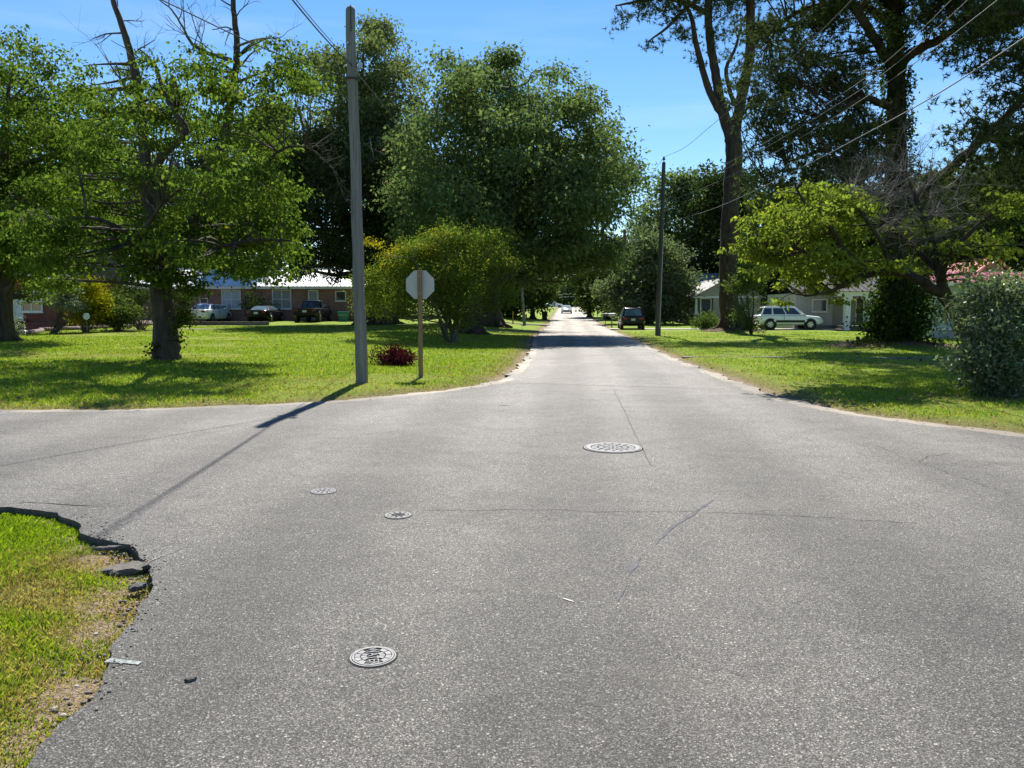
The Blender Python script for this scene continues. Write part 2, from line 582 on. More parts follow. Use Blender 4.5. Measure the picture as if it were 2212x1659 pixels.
# worn turf towards the pavement edge, then bare sandy soil
dryc = ramp(nt, n3, [(0.3, (0.10, 0.075, 0.035)), (0.6, (0.24, 0.18, 0.085)), (0.8, (0.36, 0.27, 0.13))])
sand = ramp(nt, n3, [(0.3, (0.18, 0.13, 0.085)), (0.7, (0.40, 0.31, 0.21))])
e1 = mathn(nt, 'SUBTRACT', ae.outputs['Fac'], mathn(nt, 'MULTIPLY', n2, 0.7))
fd = ramp(nt, e1, [(0.02, 1.0), (0.55, 0.0)])
pw = mathn(nt, 'MAXIMUM', ramp(nt, noise(nt, co, 0.33, 4, 0.55), [(0.57, 0.0), (0.72, 0.75)]), mathn(nt, 'MULTIPLY', aw.outputs['Fac'], mathn(nt, 'ADD', n2, 0.45)))
col = mixc(nt, mathn(nt, 'MAXIMUM', mathn(nt, 'MULTIPLY', fd, 0.75), pw), green, dryc)
col = mixc(nt, ramp(nt, mathn(nt, 'SUBTRACT', ae.outputs['Fac'], mathn(nt, 'MULTIPLY', n2, 0.45)), [(-0.15, 1.0), (0.10, 0.0)]), col, sand)
nt.links.new(col, bs.inputs['Base Color'])
bs.inputs['Roughness'].default_value = 0.9
bs.inputs['Specular IOR Level'].default_value = 0.15
bump(nt, bs, mathn(nt, 'ADD', n3, n2), 0.9, 0.05)
M_TURF = m
tag(link('ground', gme, M_TURF, smooth=True), kind='structure')

# ------------------------------------------------------------------ concrete walks and drives
def concrete(name, c=(0.42, 0.39, 0.34)):
    m, nt, bs = newmat(name)
    co = objco(nt)
    f = noise(nt, co, 2.0, 6, 0.65)
    nt.links.new(ramp(nt, f, [(0.3, tuple(k * 0.7 for k in c)), (0.7, tuple(k * 1.15 for k in c))]), bs.inputs['Base Color'])
    bs.inputs['Roughness'].default_value = 0.95
    bs.inputs['Specular IOR Level'].default_value = .15
    bump(nt, bs, noise(nt, co, 50, 3), 0.3, 0.01)
    return m
M_CONC = concrete('concrete')
M_CONC_D = concrete('old_concrete', (0.17, 0.155, 0.13))

def slab_path(name, pts, width, mat, lift=0.035, slab=1.5, gap=0.02):
    """a walk or drive laid in slabs with open joints"""
    root = bpy.data.objects.new(name, None); COL.objects.link(root); tag(root, kind='structure')
    P = [Vector((p[0], p[1])) for p in pts]
    L = [0]
    for a, b in zip(P, P[1:]): L.append(L[-1] + (b - a).length)
    def pos(s):
        for i in range(len(P) - 1):
            if s <= L[i + 1] or i == len(P) - 2:
                t = (s - L[i]) / (L[i + 1] - L[i])
                d = (P[i + 1] - P[i]).normalized()
                return P[i].lerp(P[i + 1], t), Vector((-d.y, d.x))
    s = 0
    while s < L[-1] - 0.1:
        e = min(L[-1], s + slab)
        a, na = pos(s + gap); b, nb = pos(e)
        mbk = MB()
        cs = [a + na * width / 2, a - na * width / 2, b - nb * width / 2, b + nb * width / 2]
        jit = random.uniform(-0.006, 0.006)
        top = []
        for c in cs:
            z = float(ground_z(np.array([c.x]), np.array([c.y]), np.array([3.0]))[0])
            top.append((c.x, c.y, z + lift + jit))
        bot = [(x, y, z - 0.12) for x, y, z in top]
        mbk.add(top + bot, [(0, 1, 2, 3), (7, 6, 5, 4), (0, 4, 5, 1), (1, 5, 6, 2), (2, 6, 7, 3), (3, 7, 4, 0)])
        mbk.build('slab', mat, root)
        s = e
    return root

# drive on the right, past the bungalow to the white car and the columned house
yd = 63.5
slab_path('driveway', [(rr(yd) - 0.05, yd), (16, 62.6), (24, 61.8), (29, 60.5), (33.5, 57.5), (36.5, 54.5)], 3.0, M_CONC, slab=3.0)
# narrow old walk across the right lawn
w0 = G(1420, 772); w1 = G(1900, 774); w2 = G(2100, 777)
slab_path('sidewalk', [(w0.x + 0.8, w0.y), (w1.x, w1.y), (w2.x + 4, w2.y - 0.4)], 0.5, M_CONC_D, lift=0.012, slab=1.2)
# left: shared walk from the road towards the brick houses
q0 = G(1160, 716); q1 = G(900, 713); q2 = G(600, 711); q3 = G(330, 712); q4 = G(130, 716)
slab_path('sidewalk', [(q0.x - 0.2, q0.y), (q1.x, q1.y), (q2.x, q2.y), (q3.x, q3.y), (q4.x - 6, q4.y)], 0.7, M_CONC_D, lift=0.012, slab=1.4)
# far left: drive into the yard beyond the oaks
slab_path('driveway', [(rl(77) + 0.05, 77), (-3, 76.5), (-14, 76)], 2.6, M_CONC_D, slab=3.0)
# the crossing road at the far end and the pale shoulder beyond it
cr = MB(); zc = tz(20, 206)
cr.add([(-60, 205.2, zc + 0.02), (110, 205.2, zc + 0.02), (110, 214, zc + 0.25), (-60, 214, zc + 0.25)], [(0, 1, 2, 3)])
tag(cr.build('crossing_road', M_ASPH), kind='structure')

# ------------------------------------------------------------------ pavement details (cracks, seams, patches, paint)
roadobj = bpy.data.objects['road']
def strip(name, pts, w, mat, z=0.003, jitter=0.0, seg=0.06, taper=True):
    P = [Vector((p.x, p.y)) for p in pts]
    out = []
    for a, b in zip(P, P[1:]):
        k = max(1, int((b - a).length / seg))
        for j in range(k): out.append(a.lerp(b, j / k))
    out.append(P[-1])
    V = []; off = 0
    for i, p in enumerate(out):
        d = (out[min(i + 1, len(out) - 1)] - out[max(0, i - 1)]).normalized()
        nn = Vector((-d.y, d.x))
        off = off * 0.8 + random.uniform(-1, 1) * jitter
        ww = w * random.uniform(0.55, 1.3) * (min(1, i / 4 + 0.25, (len(out) - 1 - i) / 4 + 0.25) if taper else 1)
        for s in (1, -1):
            q = p + nn * (off + s * ww / 2)
            V.append((q.x, q.y, z))
    F = [(2 * i, 2 * i + 1, 2 * i + 3, 2 * i + 2) for i in range(len(out) - 1)]
    mb = MB().add(V, F)
    return mb.build(name, mat, roadobj, recalc=False)
M_CRACK = plain('crack', (0.055, 0.052, 0.048), 0.95, vary=0.3, spec=.1)
M_SEAL = plain('crack_sealant', (0.098, 0.10, 0.105), 0.85, vary=0.4, vscale=14, spec=.2)
M_SEAM = plain('seam_fill', (0.115, 0.11, 0.102), 0.9, vary=.3, spec=.1)
M_PAINT = plain('worn_white_paint', (0.25, 0.275, 0.26), 0.9, vary=0.5, vscale=60, spec=.1)
strip('crack', P2([(900, 1104), (1100, 1100), (1300, 1104), (1500, 1106), (1700, 1114), (1990, 1130)]), 0.006, M_CRACK, jitter=0.013, seg=.035)
strip('crack', P2([(1880, 960), (1960, 990), (2080, 1030), (2212, 1075)]), 0.005, M_CRACK, jitter=0.03, seg=.05)
strip('crack', P2([(0, 1090), (60, 1085), (160, 1092), (230, 1094)]), 0.012, M_CRACK, jitter=0.01)
strip('crack', P2([(1300, 1104), (1330, 1112), (1352, 1114)]), 0.004, M_CRACK, jitter=0.01, seg=.03)
strip('crack', P2([(1620, 1110), (1645, 1102), (1690, 1099)]), 0.004, M_CRACK, jitter=0.012, seg=.03)
strip('crack', P2([(1985, 1000), (2010, 985), (2060, 978)]), 0.006, M_CRACK, jitter=0.02, seg=.04)
strip('crack', P2([(2120, 1010), (2160, 1000), (2240, 1004)]), 0.005, M_CRACK, jitter=0.03, seg=.05)
strip('sealant_line', P2([(1540, 1080), (1500, 1108), (1460, 1135), (1430, 1160), (1415, 1175)]), 0.030, M_SEAL, jitter=0.006)
strip('sealant_line', P2([(1385, 1205), (1372, 1225), (1358, 1250)]), 0.032, M_SEAL, jitter=0.006)
strip('sealant_line', P2([(1350, 1265), (1338, 1285), (1330, 1298)]), 0.030, M_SEAL, jitter=0.006)
strip('pavement_seam', P2([(1325, 842), (1345, 880), (1368, 930), (1395, 985), (1410, 1010)]), 0.012, M_SEAM, jitter=0.004)
strip('pavement_seam', P2([(1085, 829), (1160, 829), (1250, 831), (1400, 835), (1560, 842)]), 0.05, plain('sand_in_seam', (0.27, 0.25, 0.215), 0.95, vary=0.35, vscale=9, spec=.1), jitter=0.02)
strip('crack', P2([(1078, 876), (1100, 877)]), 0.10, M_CRACK, jitter=0.01)
strip('paint_mark', P2([(232, 1427), (303, 1434)]), 0.05, M_PAINT, z=0.004, taper=False)
strip('paint_mark', P2([(235, 1140), (270, 1130), (300, 1117)]), 0.014, M_PAINT, z=0.004)
strip('paint_mark', P2([(318, 1216), (345, 1203), (372, 1194)]), 0.018, M_PAINT, z=0.004)
strip('paint_mark', P2([(762, 910), (790, 911)]), 0.035, M_PAINT, z=0.004)
strip('paint_mark', P2([(1215, 1293), (1228, 1297), (1240, 1301)]), 0.022, plain('chalky_scuff', (0.6, 0.57, 0.48), 0.9, vary=0.3, vscale=40), z=0.004)
M_STAIN = plain('oil_stain', (0.062, 0.06, 0.056), 0.95, vary=0.45, vscale=60, spec=.05)

# broken pieces of pavement at the corner of the verge
def chunk(name, px, py, sx, sy, sz, rz, label, mat, sink=0.01):
    p = G(px, py)
    bm = bmesh.new()
    bmesh.ops.create_icosphere(bm, subdivisions=3, radius=1)
    rs = random.Random(hash(name + str(px)) % 999)
    for v in bm.verts:
        d = v.co.normalized()
        k = 0.8 + 0.22 * math.sin(d.x * 5 + px) * math.cos(d.y * 6 + py) + rs.uniform(-0.06, 0.06)
        v.co = Vector((d.x * sx * k, d.y * sy * k, (max(-0.5, min(0.45, d.z)) / 0.45) * sz * (0.85 + 0.15 * math.sin(d.x * 9))))
    me = bpy.data.meshes.new(name); bm.to_mesh(me); bm.free()
    o = link(name, me, mat, smooth=False)
    o.location = (p.x, p.y, sz - sink - 0.02); o.rotation_euler = (0.04, -0.05, rz)
    return tag(o, label, 'rubble')
chunk('asphalt_slab', 272, 1222, 0.17, 0.10, 0.022, 0.4, 'flat grey slab of broken pavement, largest of the pieces at the verge corner', M_ASPH, 0.02)
chunk('asphalt_slab', 297, 1262, 0.06, 0.04, 0.016, 0.9, 'small dark broken slab at the road edge below the painted one', M_BROKEN)
chunk('asphalt_slab', 232, 1178, 0.11, 0.025, 0.012, 0.1, 'long thin piece of broken pavement edge beside the green turf', M_BROKEN)
chunk('asphalt_lump', 411, 1471, 0.027, 0.014, 0.008, 0.5, 'small dark lump of asphalt lying loose on the road', M_BROKEN, -0.018)
# ------------------------------------------------------------------ grass
def vnoise(x, y, s, seed=0):
    x = np.asarray(x) * s + seed * 17.3; y = np.asarray(y) * s - seed * 9.1
    xi = np.floor(x); yi = np.floor(y); fx = x - xi; fy = y - yi
    fx = fx * fx * (3 - 2 * fx); fy = fy * fy * (3 - 2 * fy)
    def h(a, b):
        v = np.sin(a * 127.1 + b * 311.7 + seed * 74.7) * 43758.5453
        return v - np.floor(v)
    return (h(xi, yi) * (1 - fx) + h(xi + 1, yi) * fx) * (1 - fy) + (h(xi, yi + 1) * (1 - fx) + h(xi + 1, yi + 1) * fx) * fy

def grassmat():
    m, nt, bs = newmat('grass_blade')
    geo = nt.nodes.new('ShaderNodeNewGeometry')
    ad = nd(nt, 'Attribute', attribute_name='dry')
    r_ = geo.outputs['Random Per Island']
    g = ramp(nt, r_, [(0.0, (0.115, 0.195, 0.012)), (0.5, (0.20, 0.30, 0.017)), (1.0, (0.31, 0.37, 0.028))])
    d = ramp(nt, r_, [(0.0, (0.16, 0.12, 0.05)), (0.5, (0.34, 0.25, 0.11)), (1.0, (0.48, 0.37, 0.19))])
    col = mixc(nt, ad.outputs['Fac'], g, d)
    nt.links.new(col, bs.inputs['Base Color'])
    bs.inputs['Roughness'].default_value = 0.5
    bs.inputs['Specular IOR Level'].default_value = 0.3
    tr = nt.nodes.new('ShaderNodeBsdfTranslucent')
    nt.links.new(mixc(nt, 1.0, col, (1.35, 1.45, 0.6), 'MULTIPLY'), tr.inputs['Color'])
    ms = nt.nodes.new('ShaderNodeMixShader'); ms.inputs['Fac'].default_value = 0.42
    nt.links.new(bs.outputs['BSDF'], ms.inputs[1]); nt.links.new(tr.outputs['BSDF'], ms.inputs[2])
    nt.links.new(ms.outputs['Shader'], nt.nodes['Material Output'].inputs['Surface'])
    return m
M_GRASS = grassmat()

def grass(name, x, y, label, hh, ww, dryfun, keepfun=None, overhang=0.03, tri=False):
    sd = seg_sd(np.c_[x, y])
    k = sd > -overhang
    x, y, sd = x[k], y[k], sd[k]
    dr = np.clip(dryfun(x, y, sd), 0, 1)
    keep = rng.random(len(x)) < np.clip(1.0 - (0.55 if tri else 0.3) * dr, 0.2, 1) * np.clip((sd + 0.10) / 0.28, 0.25 if tri else 0.75, 1)
    if keepfun is not None: keep &= keepfun(x, y)
    x, y, sd, dr = x[keep], y[keep], sd[keep], dr[keep]
    n = len(x)
    dist = np.hypot(x, y)
    h = hh * rng.uniform(0.5, 1.25, n) * (1 - 0.45 * dr) * np.clip(0.6 + sd, 0.6, 1)
    w = (ww[0] + ww[1] * dist) * rng.uniform(0.7, 1.3, n)
    z = np.maximum(ground_z(x, y, np.maximum(sd, 0.02)), -0.06) - 0.008
    a = rng.uniform(0, 2 * np.pi, n)
    lean = rng.uniform(0.1, 0.9, n) * h
    b = rng.uniform(0, 2 * np.pi, n)
    base = np.c_[x, y, z]
    side = np.c_[np.cos(a), np.sin(a), np.zeros(n)] * (w / 2)[:, None]
    tip = base + np.c_[np.cos(b) * lean, np.sin(b) * lean, h]
    mid = base + np.c_[np.cos(b) * lean * 0.3, np.sin(b) * lean * 0.3, h * 0.6]
    kv = 3 if tri else 4
    V = (np.stack([base - side, base + side, tip], 1) if tri else np.stack([base - side, base + side, mid + side * 0.8, tip], 1)).reshape(-1, 3)
    q = np.arange(n)[:, None] * kv + np.arange(kv)[None]
    me = npmesh(name, V, None if tri else q, q if tri else None)
    a_ = me.attributes.new('dry', 'FLOAT', 'POINT')
    dv = np.clip((rng.random(n) < dr) * rng.uniform(0.6, 1, n) + dr * 0.25, 0, 1)
    a_.data.foreach_set('value', np.repeat(dv, kv).astype(np.float32))
    o = link(name, me, M_GRASS)
    return tag(o, label, 'grass', kind='stuff')

def dry_near(x, y, sd):
    d = 0.5 * np.exp(-((x + 1.95) ** 2 / 0.9 + (y - 3.3) ** 2 / 0.9))
    d += 0.55 * np.exp(-np.abs(y - 4.05) / .16) + 0.5 * np.exp(-np.abs(y - 2.75 - .2 * x) / .12)
    d += 1.2 * np.exp(-((x + 2.5) ** 2 / 0.25 + (y - 4.8) ** 2 / 0.10))
    d = d * (0.35 + 1.3 * vnoise(x, y, 3.0, 1)) + 0.55 * sstep((vnoise(x, y, 2.2, 2) - 0.52) * 4) * (y < 4.6)
    return 0.8 * d + 0.25 * (y < 4.4) * sstep((vnoise(x, y, 4.5, 9) - .35) * 3)
def dry_far(x, y, sd):
    d = 0.75 * np.exp(-np.clip(sd, 0, 9) / 0.55) * (0.5 + vnoise(x, y, 1.2, 3))
    d += 0.8 * sstep((0.6 * vnoise(x, y, 0.35, 4) + 0.4 * vnoise(x, y, 1.1, 8) - 0.54) * 6)
    d += 0.6 * np.exp(-((x + 4.6) ** 2 / 1.8 + (y - 16.2) ** 2 / 1.2)) * (0.5 + vnoise(x, y, 2, 6))
    return d + 0.12
n_ = 130000
yy = 1.7 + rng.random(n_) ** 1.1 * 5.0
xx = -(0.36 + rng.random(n_) * 0.44) * yy - 0.25
grass('verge_grass', xx, yy, 'patchy green and straw coloured turf at the broken near corner', 0.046, (0.0028, 0.0010), dry_near)
def ysample(n, a, b, p=-0.8):
    u = rng.random(n); k = p + 1
    return (a ** k + u * (b ** k - a ** k)) ** (1 / k)
n_ = 210000
yy = ysample(n_, 11.5, 52, -1.05)
uu = rng.uniform(-0.74, 0.06, n_)
grass('lawn_grass', uu * yy, yy, 'bright mown grass of the left lawn under the leafy trees', 0.060, (0.006, 0.0011), dry_far, tri=True)
n_ = 140000
yy = ysample(n_, 8.3, 55, -1.05)
uu = rng.uniform(0.06, 0.80, n_)
grass('lawn_grass', uu * yy, yy, 'bright mown grass of the right lawn below the pines', 0.057, (0.006, 0.0011), dry_far, tri=True)

# ------------------------------------------------------------------ tree tools
def unit(a):
    return a / (np.linalg.norm(a, axis=-1, keepdims=True) + 1e-9)

def tube(pts, rad, sides=7, wobble=0.0, g=None):
    """numpy tube along a polyline -> verts, quads"""
    P = np.asarray([tuple(p) for p in pts], float); r = np.asarray(rad, float)
    n = len(P)
    T = unit(np.gradient(P, axis=0))
    ref = np.array([0.31, 0.95, 0.05]) if abs(T[0, 2]) > 0.5 else np.array([0, 0, 1.0])
    A = unit(np.cross(T, ref)); B = np.cross(T, A)
    th = np.arange(sides) * 2 * np.pi / sides
    rr_ = r[:, None] * np.ones(sides)[None]
    if wobble and g is not None:
        rr_ = rr_ * (1 + g.normal(0, wobble, rr_.shape))
    V = P[:, None] + A[:, None] * (np.cos(th)[None] * rr_)[..., None] + B[:, None] * (np.sin(th)[None] * rr_)[..., None]
    i = np.arange(n - 1)[:, None] * sides; j = np.arange(sides)[None]; j2 = (j + 1) % sides
    Q = np.stack([i + j, i + j2, i + sides + j2, i + sides + j], -1).reshape(-1, 4)
    return V.reshape(-1, 3), Q

class Wood:
    def __init__(self): self.V = []; self.Q = []; self.n = 0
    def add(self, VQ):
        V, Q = VQ
        self.V.append(V); self.Q.append(Q + self.n); self.n += len(V)
    def limb(self, pts, rad, sides=8, sub=4, kink=0.0, g=None):
        P = np.asarray([tuple(p) for p in pts], float); r = np.asarray(rad, float)
        # smooth curve through the control points, parametrised by chord length
        n = len(P); out = []; ro = []
        t_ = np.r_[0, np.cumsum(np.linalg.norm(np.diff(P, axis=0), axis=1) + 1e-6)]
        M_ = np.zeros_like(P)
        M_[0] = (P[1] - P[0]) / (t_[1] - t_[0]); M_[-1] = (P[-1] - P[-2]) / (t_[-1] - t_[-2])
        for i in range(1, n - 1):
            h0 = t_[i] - t_[i - 1]; h1 = t_[i + 1] - t_[i]
            M_[i] = ((P[i] - P[i - 1]) / h0 * h1 + (P[i + 1] - P[i]) / h1 * h0) / (h0 + h1)
        for i in range(n - 1):
            h = t_[i + 1] - t_[i]
            for k in range(sub):
                u = k / sub
                out.append((2 * u ** 3 - 3 * u * u + 1) * P[i] + (u ** 3 - 2 * u * u + u) * h * M_[i] + (-2 * u ** 3 + 3 * u * u) * P[i + 1] + (u ** 3 - u * u) * h * M_[i + 1])
                ro.append(r[i] * (1 - u) + r[i + 1] * u)
        out.append(P[-1]); ro.append(r[-1])
        out = np.array(out); ro = np.array(ro)
        if kink and g is not None: out[1:-1] += g.normal(0, kink, out[1:-1].shape) * ro[1:-1, None]
        self.add(tube(out, ro, sides, 0.025 if sides > 6 else 0, g))
        return out, ro
    def build(self, name, mat, parent):
        me = npmesh(name, np.concatenate(self.V) - np.array(parent.location)[None], np.concatenate(self.Q))
        return link(name, me, mat, parent, True)

def twigs(W, p, d, length, r, depth, g, spread=0.7, gravity=0.0, segs=4, kids=3):
    pts = [np.array(p)]; dd = unit(np.array(d, float))
    for _ in range(segs):
        dd = unit(dd + g.normal(0, 0.16, 3) + np.array([0, 0, gravity]))
        pts.append(pts[-1] + dd * length / segs)
    rad = np.linspace(r, r * 0.45, len(pts))
    W.add(tube(pts, rad, 5 if r > 0.012 else 3))
    if depth > 0:
        for _ in range(kids):
            k = g.integers(1, len(pts))
            nd_ = unit(dd + g.normal(0, spread, 3))
            twigs(W, pts[k], nd_, length * g.uniform(0.45, 0.8), rad[k] * 0.6, depth - 1, g, spread, gravity, segs, kids)

def lobe_points(g, lobes, n, shell=0.45, rough=0.22, tuft=16, spread=0.20, flat=0.45):
    """clump centres gathered into uneven boughs through ellipsoid lobes (x,y,z,rx,ry,rz[,weight])"""
    w = np.array([(l[3] * l[5] + l[4] * l[5] + l[3] * l[4]) * (l[6] if len(l) > 6 else 1) for l in lobes]); w = w / w.sum()
    m = max(len(lobes) * 2, n // tuft)
    k = g.choice(len(lobes), m, p=w)
    Lb = np.array([l[:6] for l in lobes])[k]
    d = unit(g.normal(0, 1, (m, 3)))
    r = (shell ** 3 + g.random(m) * (1 - shell ** 3)) ** (1 / 3)
    lump = 0.16 * np.sin(d[:, 0] * 5.1 + k * 1.7) * np.sin(d[:, 2] * 4.3 + k) + 0.10 * np.sin(d[:, 1] * 7 + d[:, 2] * 6 + k)
    r = r * (0.90 + lump) + g.exponential(0.07, m) + (g.random(m) < 0.10) * g.uniform(0.08, 0.38, m)
    bough = Lb[:, :3] + d * Lb[:, 3:] * r[:, None]
    size = g.uniform(0.45, 1.35, m)
    pk = size ** 2; pk = pk / pk.sum()
    i = g.choice(m, n, p=pk)
    rad = (Lb[i, 3:].mean(1) * spread + 0.12) * size[i]
    off = g.normal(0, 1, (n, 3)) * np.array([1.0, 1.0, flat])
    return bough[i] + off * rad[:, None], d[i]

def broad(g, C, per, cr, L, W, up=0.6, flat=0.6, droop=0.25):
    """flat lens-shaped leaves in loose clumps"""
    n = len(C) * per
    c = np.repeat(C, per, 0)
    off = g.normal(0, 1, (n, 3)) * np.array([cr, cr, cr * flat])
    pos = c + off
    nr = unit(g.normal(0, 0.75, (n, 3)) + np.array([0, 0, up]))
    d = unit(np.cross(nr, unit(g.normal(0, 1, (n, 3)))) + unit(off + 1e-6) * 0.5 - np.array([0, 0, droop]))
    s = unit(np.cross(nr, d))
    k_ = g.uniform(0.5, 1.4, (n, 1)); l = L * k_; w = W * k_ * g.uniform(0.8, 1.2, (n, 1))
    V = np.stack([pos, pos + d * l * 0.45 + s * w * 0.5, pos + d * l, pos + d * l * 0.45 - s * w * 0.5], 1).reshape(-1, 3)
    Q = np.arange(n)[:, None] * 4 + np.arange(4)[None]
    return V, Q

def needles(g, C, axis_, per, L, w):
    n = len(C) * per
    c = np.repeat(C, per, 0); a = np.repeat(axis_, per, 0)
    d = unit(a * 0.55 + unit(g.normal(0, 1, (n, 3))))
    s = unit(np.cross(d, g.normal(0, 1, (n, 3))))
    l = L * g.uniform(0.7, 1.2, (n, 1))
    b = c - a * L * 0.25 * g.random((n, 1))
    V = np.stack([b - s * w / 2, b + s * w / 2, b + d * l], 1).reshape(-1, 3)
    return V, np.arange(n)[:, None] * 3 + np.arange(3)[None]

def plobes(lst, Y):
    """lobes given as picture position and size at a distance: (px,py,rx,ry[,dY,depth,weight])"""
    out = []
    for l in lst:
        dY = l[4] if len(l) > 4 else 0
        c = at(l[0], l[1], Y + dY)
        k = mpp(Y + dY)
        dep = l[5] if len(l) > 5 and l[5] else (l[2] + l[3]) / 2 * k * 0.9
        out.append((c.x, c.y, c.z, l[2] * k, dep, l[3] * k) + ((l[6],) if len(l) > 6 else ()))
    return out

def fill(poly, n, r0, r1, Y, depth, seed, squash=.7, near=1.0, far=.7, wfun=None):
    """boughs of uneven size spread through the outline of a crown, with real depth"""
    g = np.random.default_rng(seed)
    P = np.array(poly, float); Q = np.roll(P, -1, 0)
    def inside(p):
        c = (P[:, 1] > p[1]) != (Q[:, 1] > p[1])
        xi = P[:, 0] + (p[1] - P[:, 1]) * (Q[:, 0] - P[:, 0]) / np.where(np.abs(Q[:, 1] - P[:, 1]) < 1e-9, 1e-9, Q[:, 1] - P[:, 1])
        return (c & (p[0] < xi)).sum() % 2 == 1
    def edge(p):
        ab = Q - P; t = np.clip(((p - P) * ab).sum(1) / (ab * ab).sum(1), 0, 1)
        return np.linalg.norm(p - P - ab * t[:, None], axis=1).min()
    lo, hi = P.min(0), P.max(0)
    pts = []
    while len(pts) < n:
        best = None
        for _ in range(5):
            while True:
                p = lo + (hi - lo) * g.random(2)
                if inside(p): break
            d = min([np.linalg.norm(p - q) for q in pts], default=1e9)
            if best is None or d > best[0]: best = (d, p)
        pts.append(best[1])
    es = np.array([edge(p) for p in pts]); em = es.max()
    out = []
    for p, e in zip(pts, es):
        r = min(g.uniform(r0, r1), max(r0 * .7, e * 1.4))
        if e < r1 * .8 and g.random() < .5:
            o_ = p - P.mean(0); o_ = o_ / (np.linalg.norm(o_) + 1e-9)
            p = p + o_ * g.uniform(4, 26) + g.normal(0, 5, 2); r *= g.uniform(.5, .8)
        t = min(1, e / em)
        dm = depth * math.sqrt(1 - (1 - t) ** 2)
        dY = g.uniform(-near, far) * dm
        out.append((p[0], p[1], r, r * squash * g.uniform(.75, 1.25), dY, r * mpp(Y) * 1.1, wfun(p) if wfun else 1.0))
    return out

def spokes(W, g, skel, targets, r0=0.05, r1=0.012, sag=0.15, sides=4):
    """branches from the nearest point of the skeleton out to foliage"""
    S = np.concatenate([s for s, _ in skel]); Rr = np.concatenate([r for _, r in skel])
    for t in targets:
        dd = np.linalg.norm((S - t) * np.array([1, 1, 1.0]), axis=1) + 1.2 * np.clip(S[:, 2] - t[2], 0, None)
        i = int(np.argmin(dd)); p = S[i]
        L_ = np.linalg.norm(t - p)
        m = (p + t) / 2 + g.normal(0, 0.10, 3) * L_ + np.array([0, 0, sag * L_ * g.uniform(-0.5, 1)])
        q = p * 0.0625 * 9 / 9 + 0
        ts = np.linspace(0, 1, 6)[:, None]
        pts = (1 - ts) ** 2 * p + 2 * ts * (1 - ts) * m + ts ** 2 * t
        ra = min(r0, Rr[i] * 0.7)
        W.add(tube(pts, np.linspace(ra, r1, 6), sides))

M_BARK = barkmat('bark_dark', (0.030, 0.024, 0.019), (0.095, 0.078, 0.062))
M_BARK_G = barkmat('bark_grey', (0.055, 0.05, 0.045), (0.16, 0.145, 0.125))
M_BARK_P = barkmat('bark_pine', (0.026, 0.020, 0.018), (0.085, 0.062, 0.052), sc=5.0, stretch=0.35, strength=1.0, dist=0.06)
M_BARK_M = barkmat('bark_mossy', (0.020, 0.016, 0.012), (0.065, 0.050, 0.036), moss=(0.09, 0.07, 0.015))
M_DEAD = barkmat('dead_wood', (0.12, 0.105, 0.09), (0.27, 0.24, 0.21), sc=14)

M_LF_DOG = leafmat('leaf_dogwood', (0.042, 0.068, 0.014), (0.085, 0.125, 0.023), (0.175, 0.215, 0.042), trans=0.48, rough=0.5, spec=0.11, alt=(0.28, 0.26, 0.03), alt_at=0.992)
M_LF_LIME = leafmat('leaf_lime', (0.10, 0.135, 0.022), (0.165, 0.20, 0.034), (0.25, 0.265, 0.05), trans=0.52, alt=(0.38, 0.34, 0.03), alt_at=0.985, spec=0.11, rough=.5)
M_LF_OAK = leafmat('leaf_oak', (0.064, 0.092, 0.038), (0.115, 0.155, 0.060), (0.19, 0.235, 0.098), trans=0.44, tcol=(1.15, 1.3, 0.85), rough=0.42, spec=0.18, alt=(0.19, 0.13, 0.10), alt_at=0.985)
M_LF_TALL = leafmat('leaf_tall', (0.072, 0.092, 0.044), (0.13, 0.155, 0.068), (0.215, 0.235, 0.11), trans=0.44, tcol=(1.15, 1.3, 0.75), rough=0.45, spec=0.18)
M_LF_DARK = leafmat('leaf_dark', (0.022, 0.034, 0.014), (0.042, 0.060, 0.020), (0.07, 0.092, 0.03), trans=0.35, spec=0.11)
M_LF_CEDAR = leafmat('leaf_cedar', (0.024, 0.034, 0.016), (0.044, 0.058, 0.022), (0.07, 0.082, 0.03), trans=0.28, spec=0.09, rough=.6)
M_LF_MID = leafmat('leaf_mid', (0.048, 0.072, 0.022), (0.085, 0.115, 0.034), (0.14, 0.17, 0.052), trans=0.46, spec=0.11)
M_LF_GREY = leafmat('leaf_grey_green', (0.075, 0.098, 0.055), (0.13, 0.16, 0.085), (0.20, 0.225, 0.125), trans=0.4, spec=0.14)
M_LF_MYRT = leafmat('leaf_myrtle', (0.075, 0.115, 0.022), (0.13, 0.175, 0.032), (0.22, 0.24, 0.045), trans=0.5, alt=(0.33, 0.24, 0.03), alt_at=0.94, spec=0.11)
M_LF_GOLD = leafmat('leaf_gold', (0.14, 0.14, 0.012), (0.26, 0.235, 0.015), (0.38, 0.33, 0.02), trans=0.42, spec=0.09)
M_LF_NEWG = leafmat('leaf_new_growth', (0.19, 0.165, 0.02), (0.30, 0.25, 0.025), (0.38, 0.25, 0.03), trans=0.5, spec=0.09)
M_LF_SILV = leafmat('leaf_silvery', (0.075, 0.10, 0.05), (0.14, 0.175, 0.095), (0.24, 0.27, 0.18), trans=0.42, rough=0.34, spec=0.27)
M_LF_PURP = leafmat('leaf_purple', (0.020, 0.008, 0.010), (0.045, 0.013, 0.019), (0.09, 0.024, 0.034), trans=0.3, tcol=(1.5, 0.6, 0.7), rough=0.4, spec=0.18)
M_LF_WHITE = leafmat('leaf_pale_silver', (0.10, 0.13, 0.085), (0.20, 0.23, 0.17), (0.36, 0.38, 0.31), trans=0.3, rough=0.35, spec=0.27)
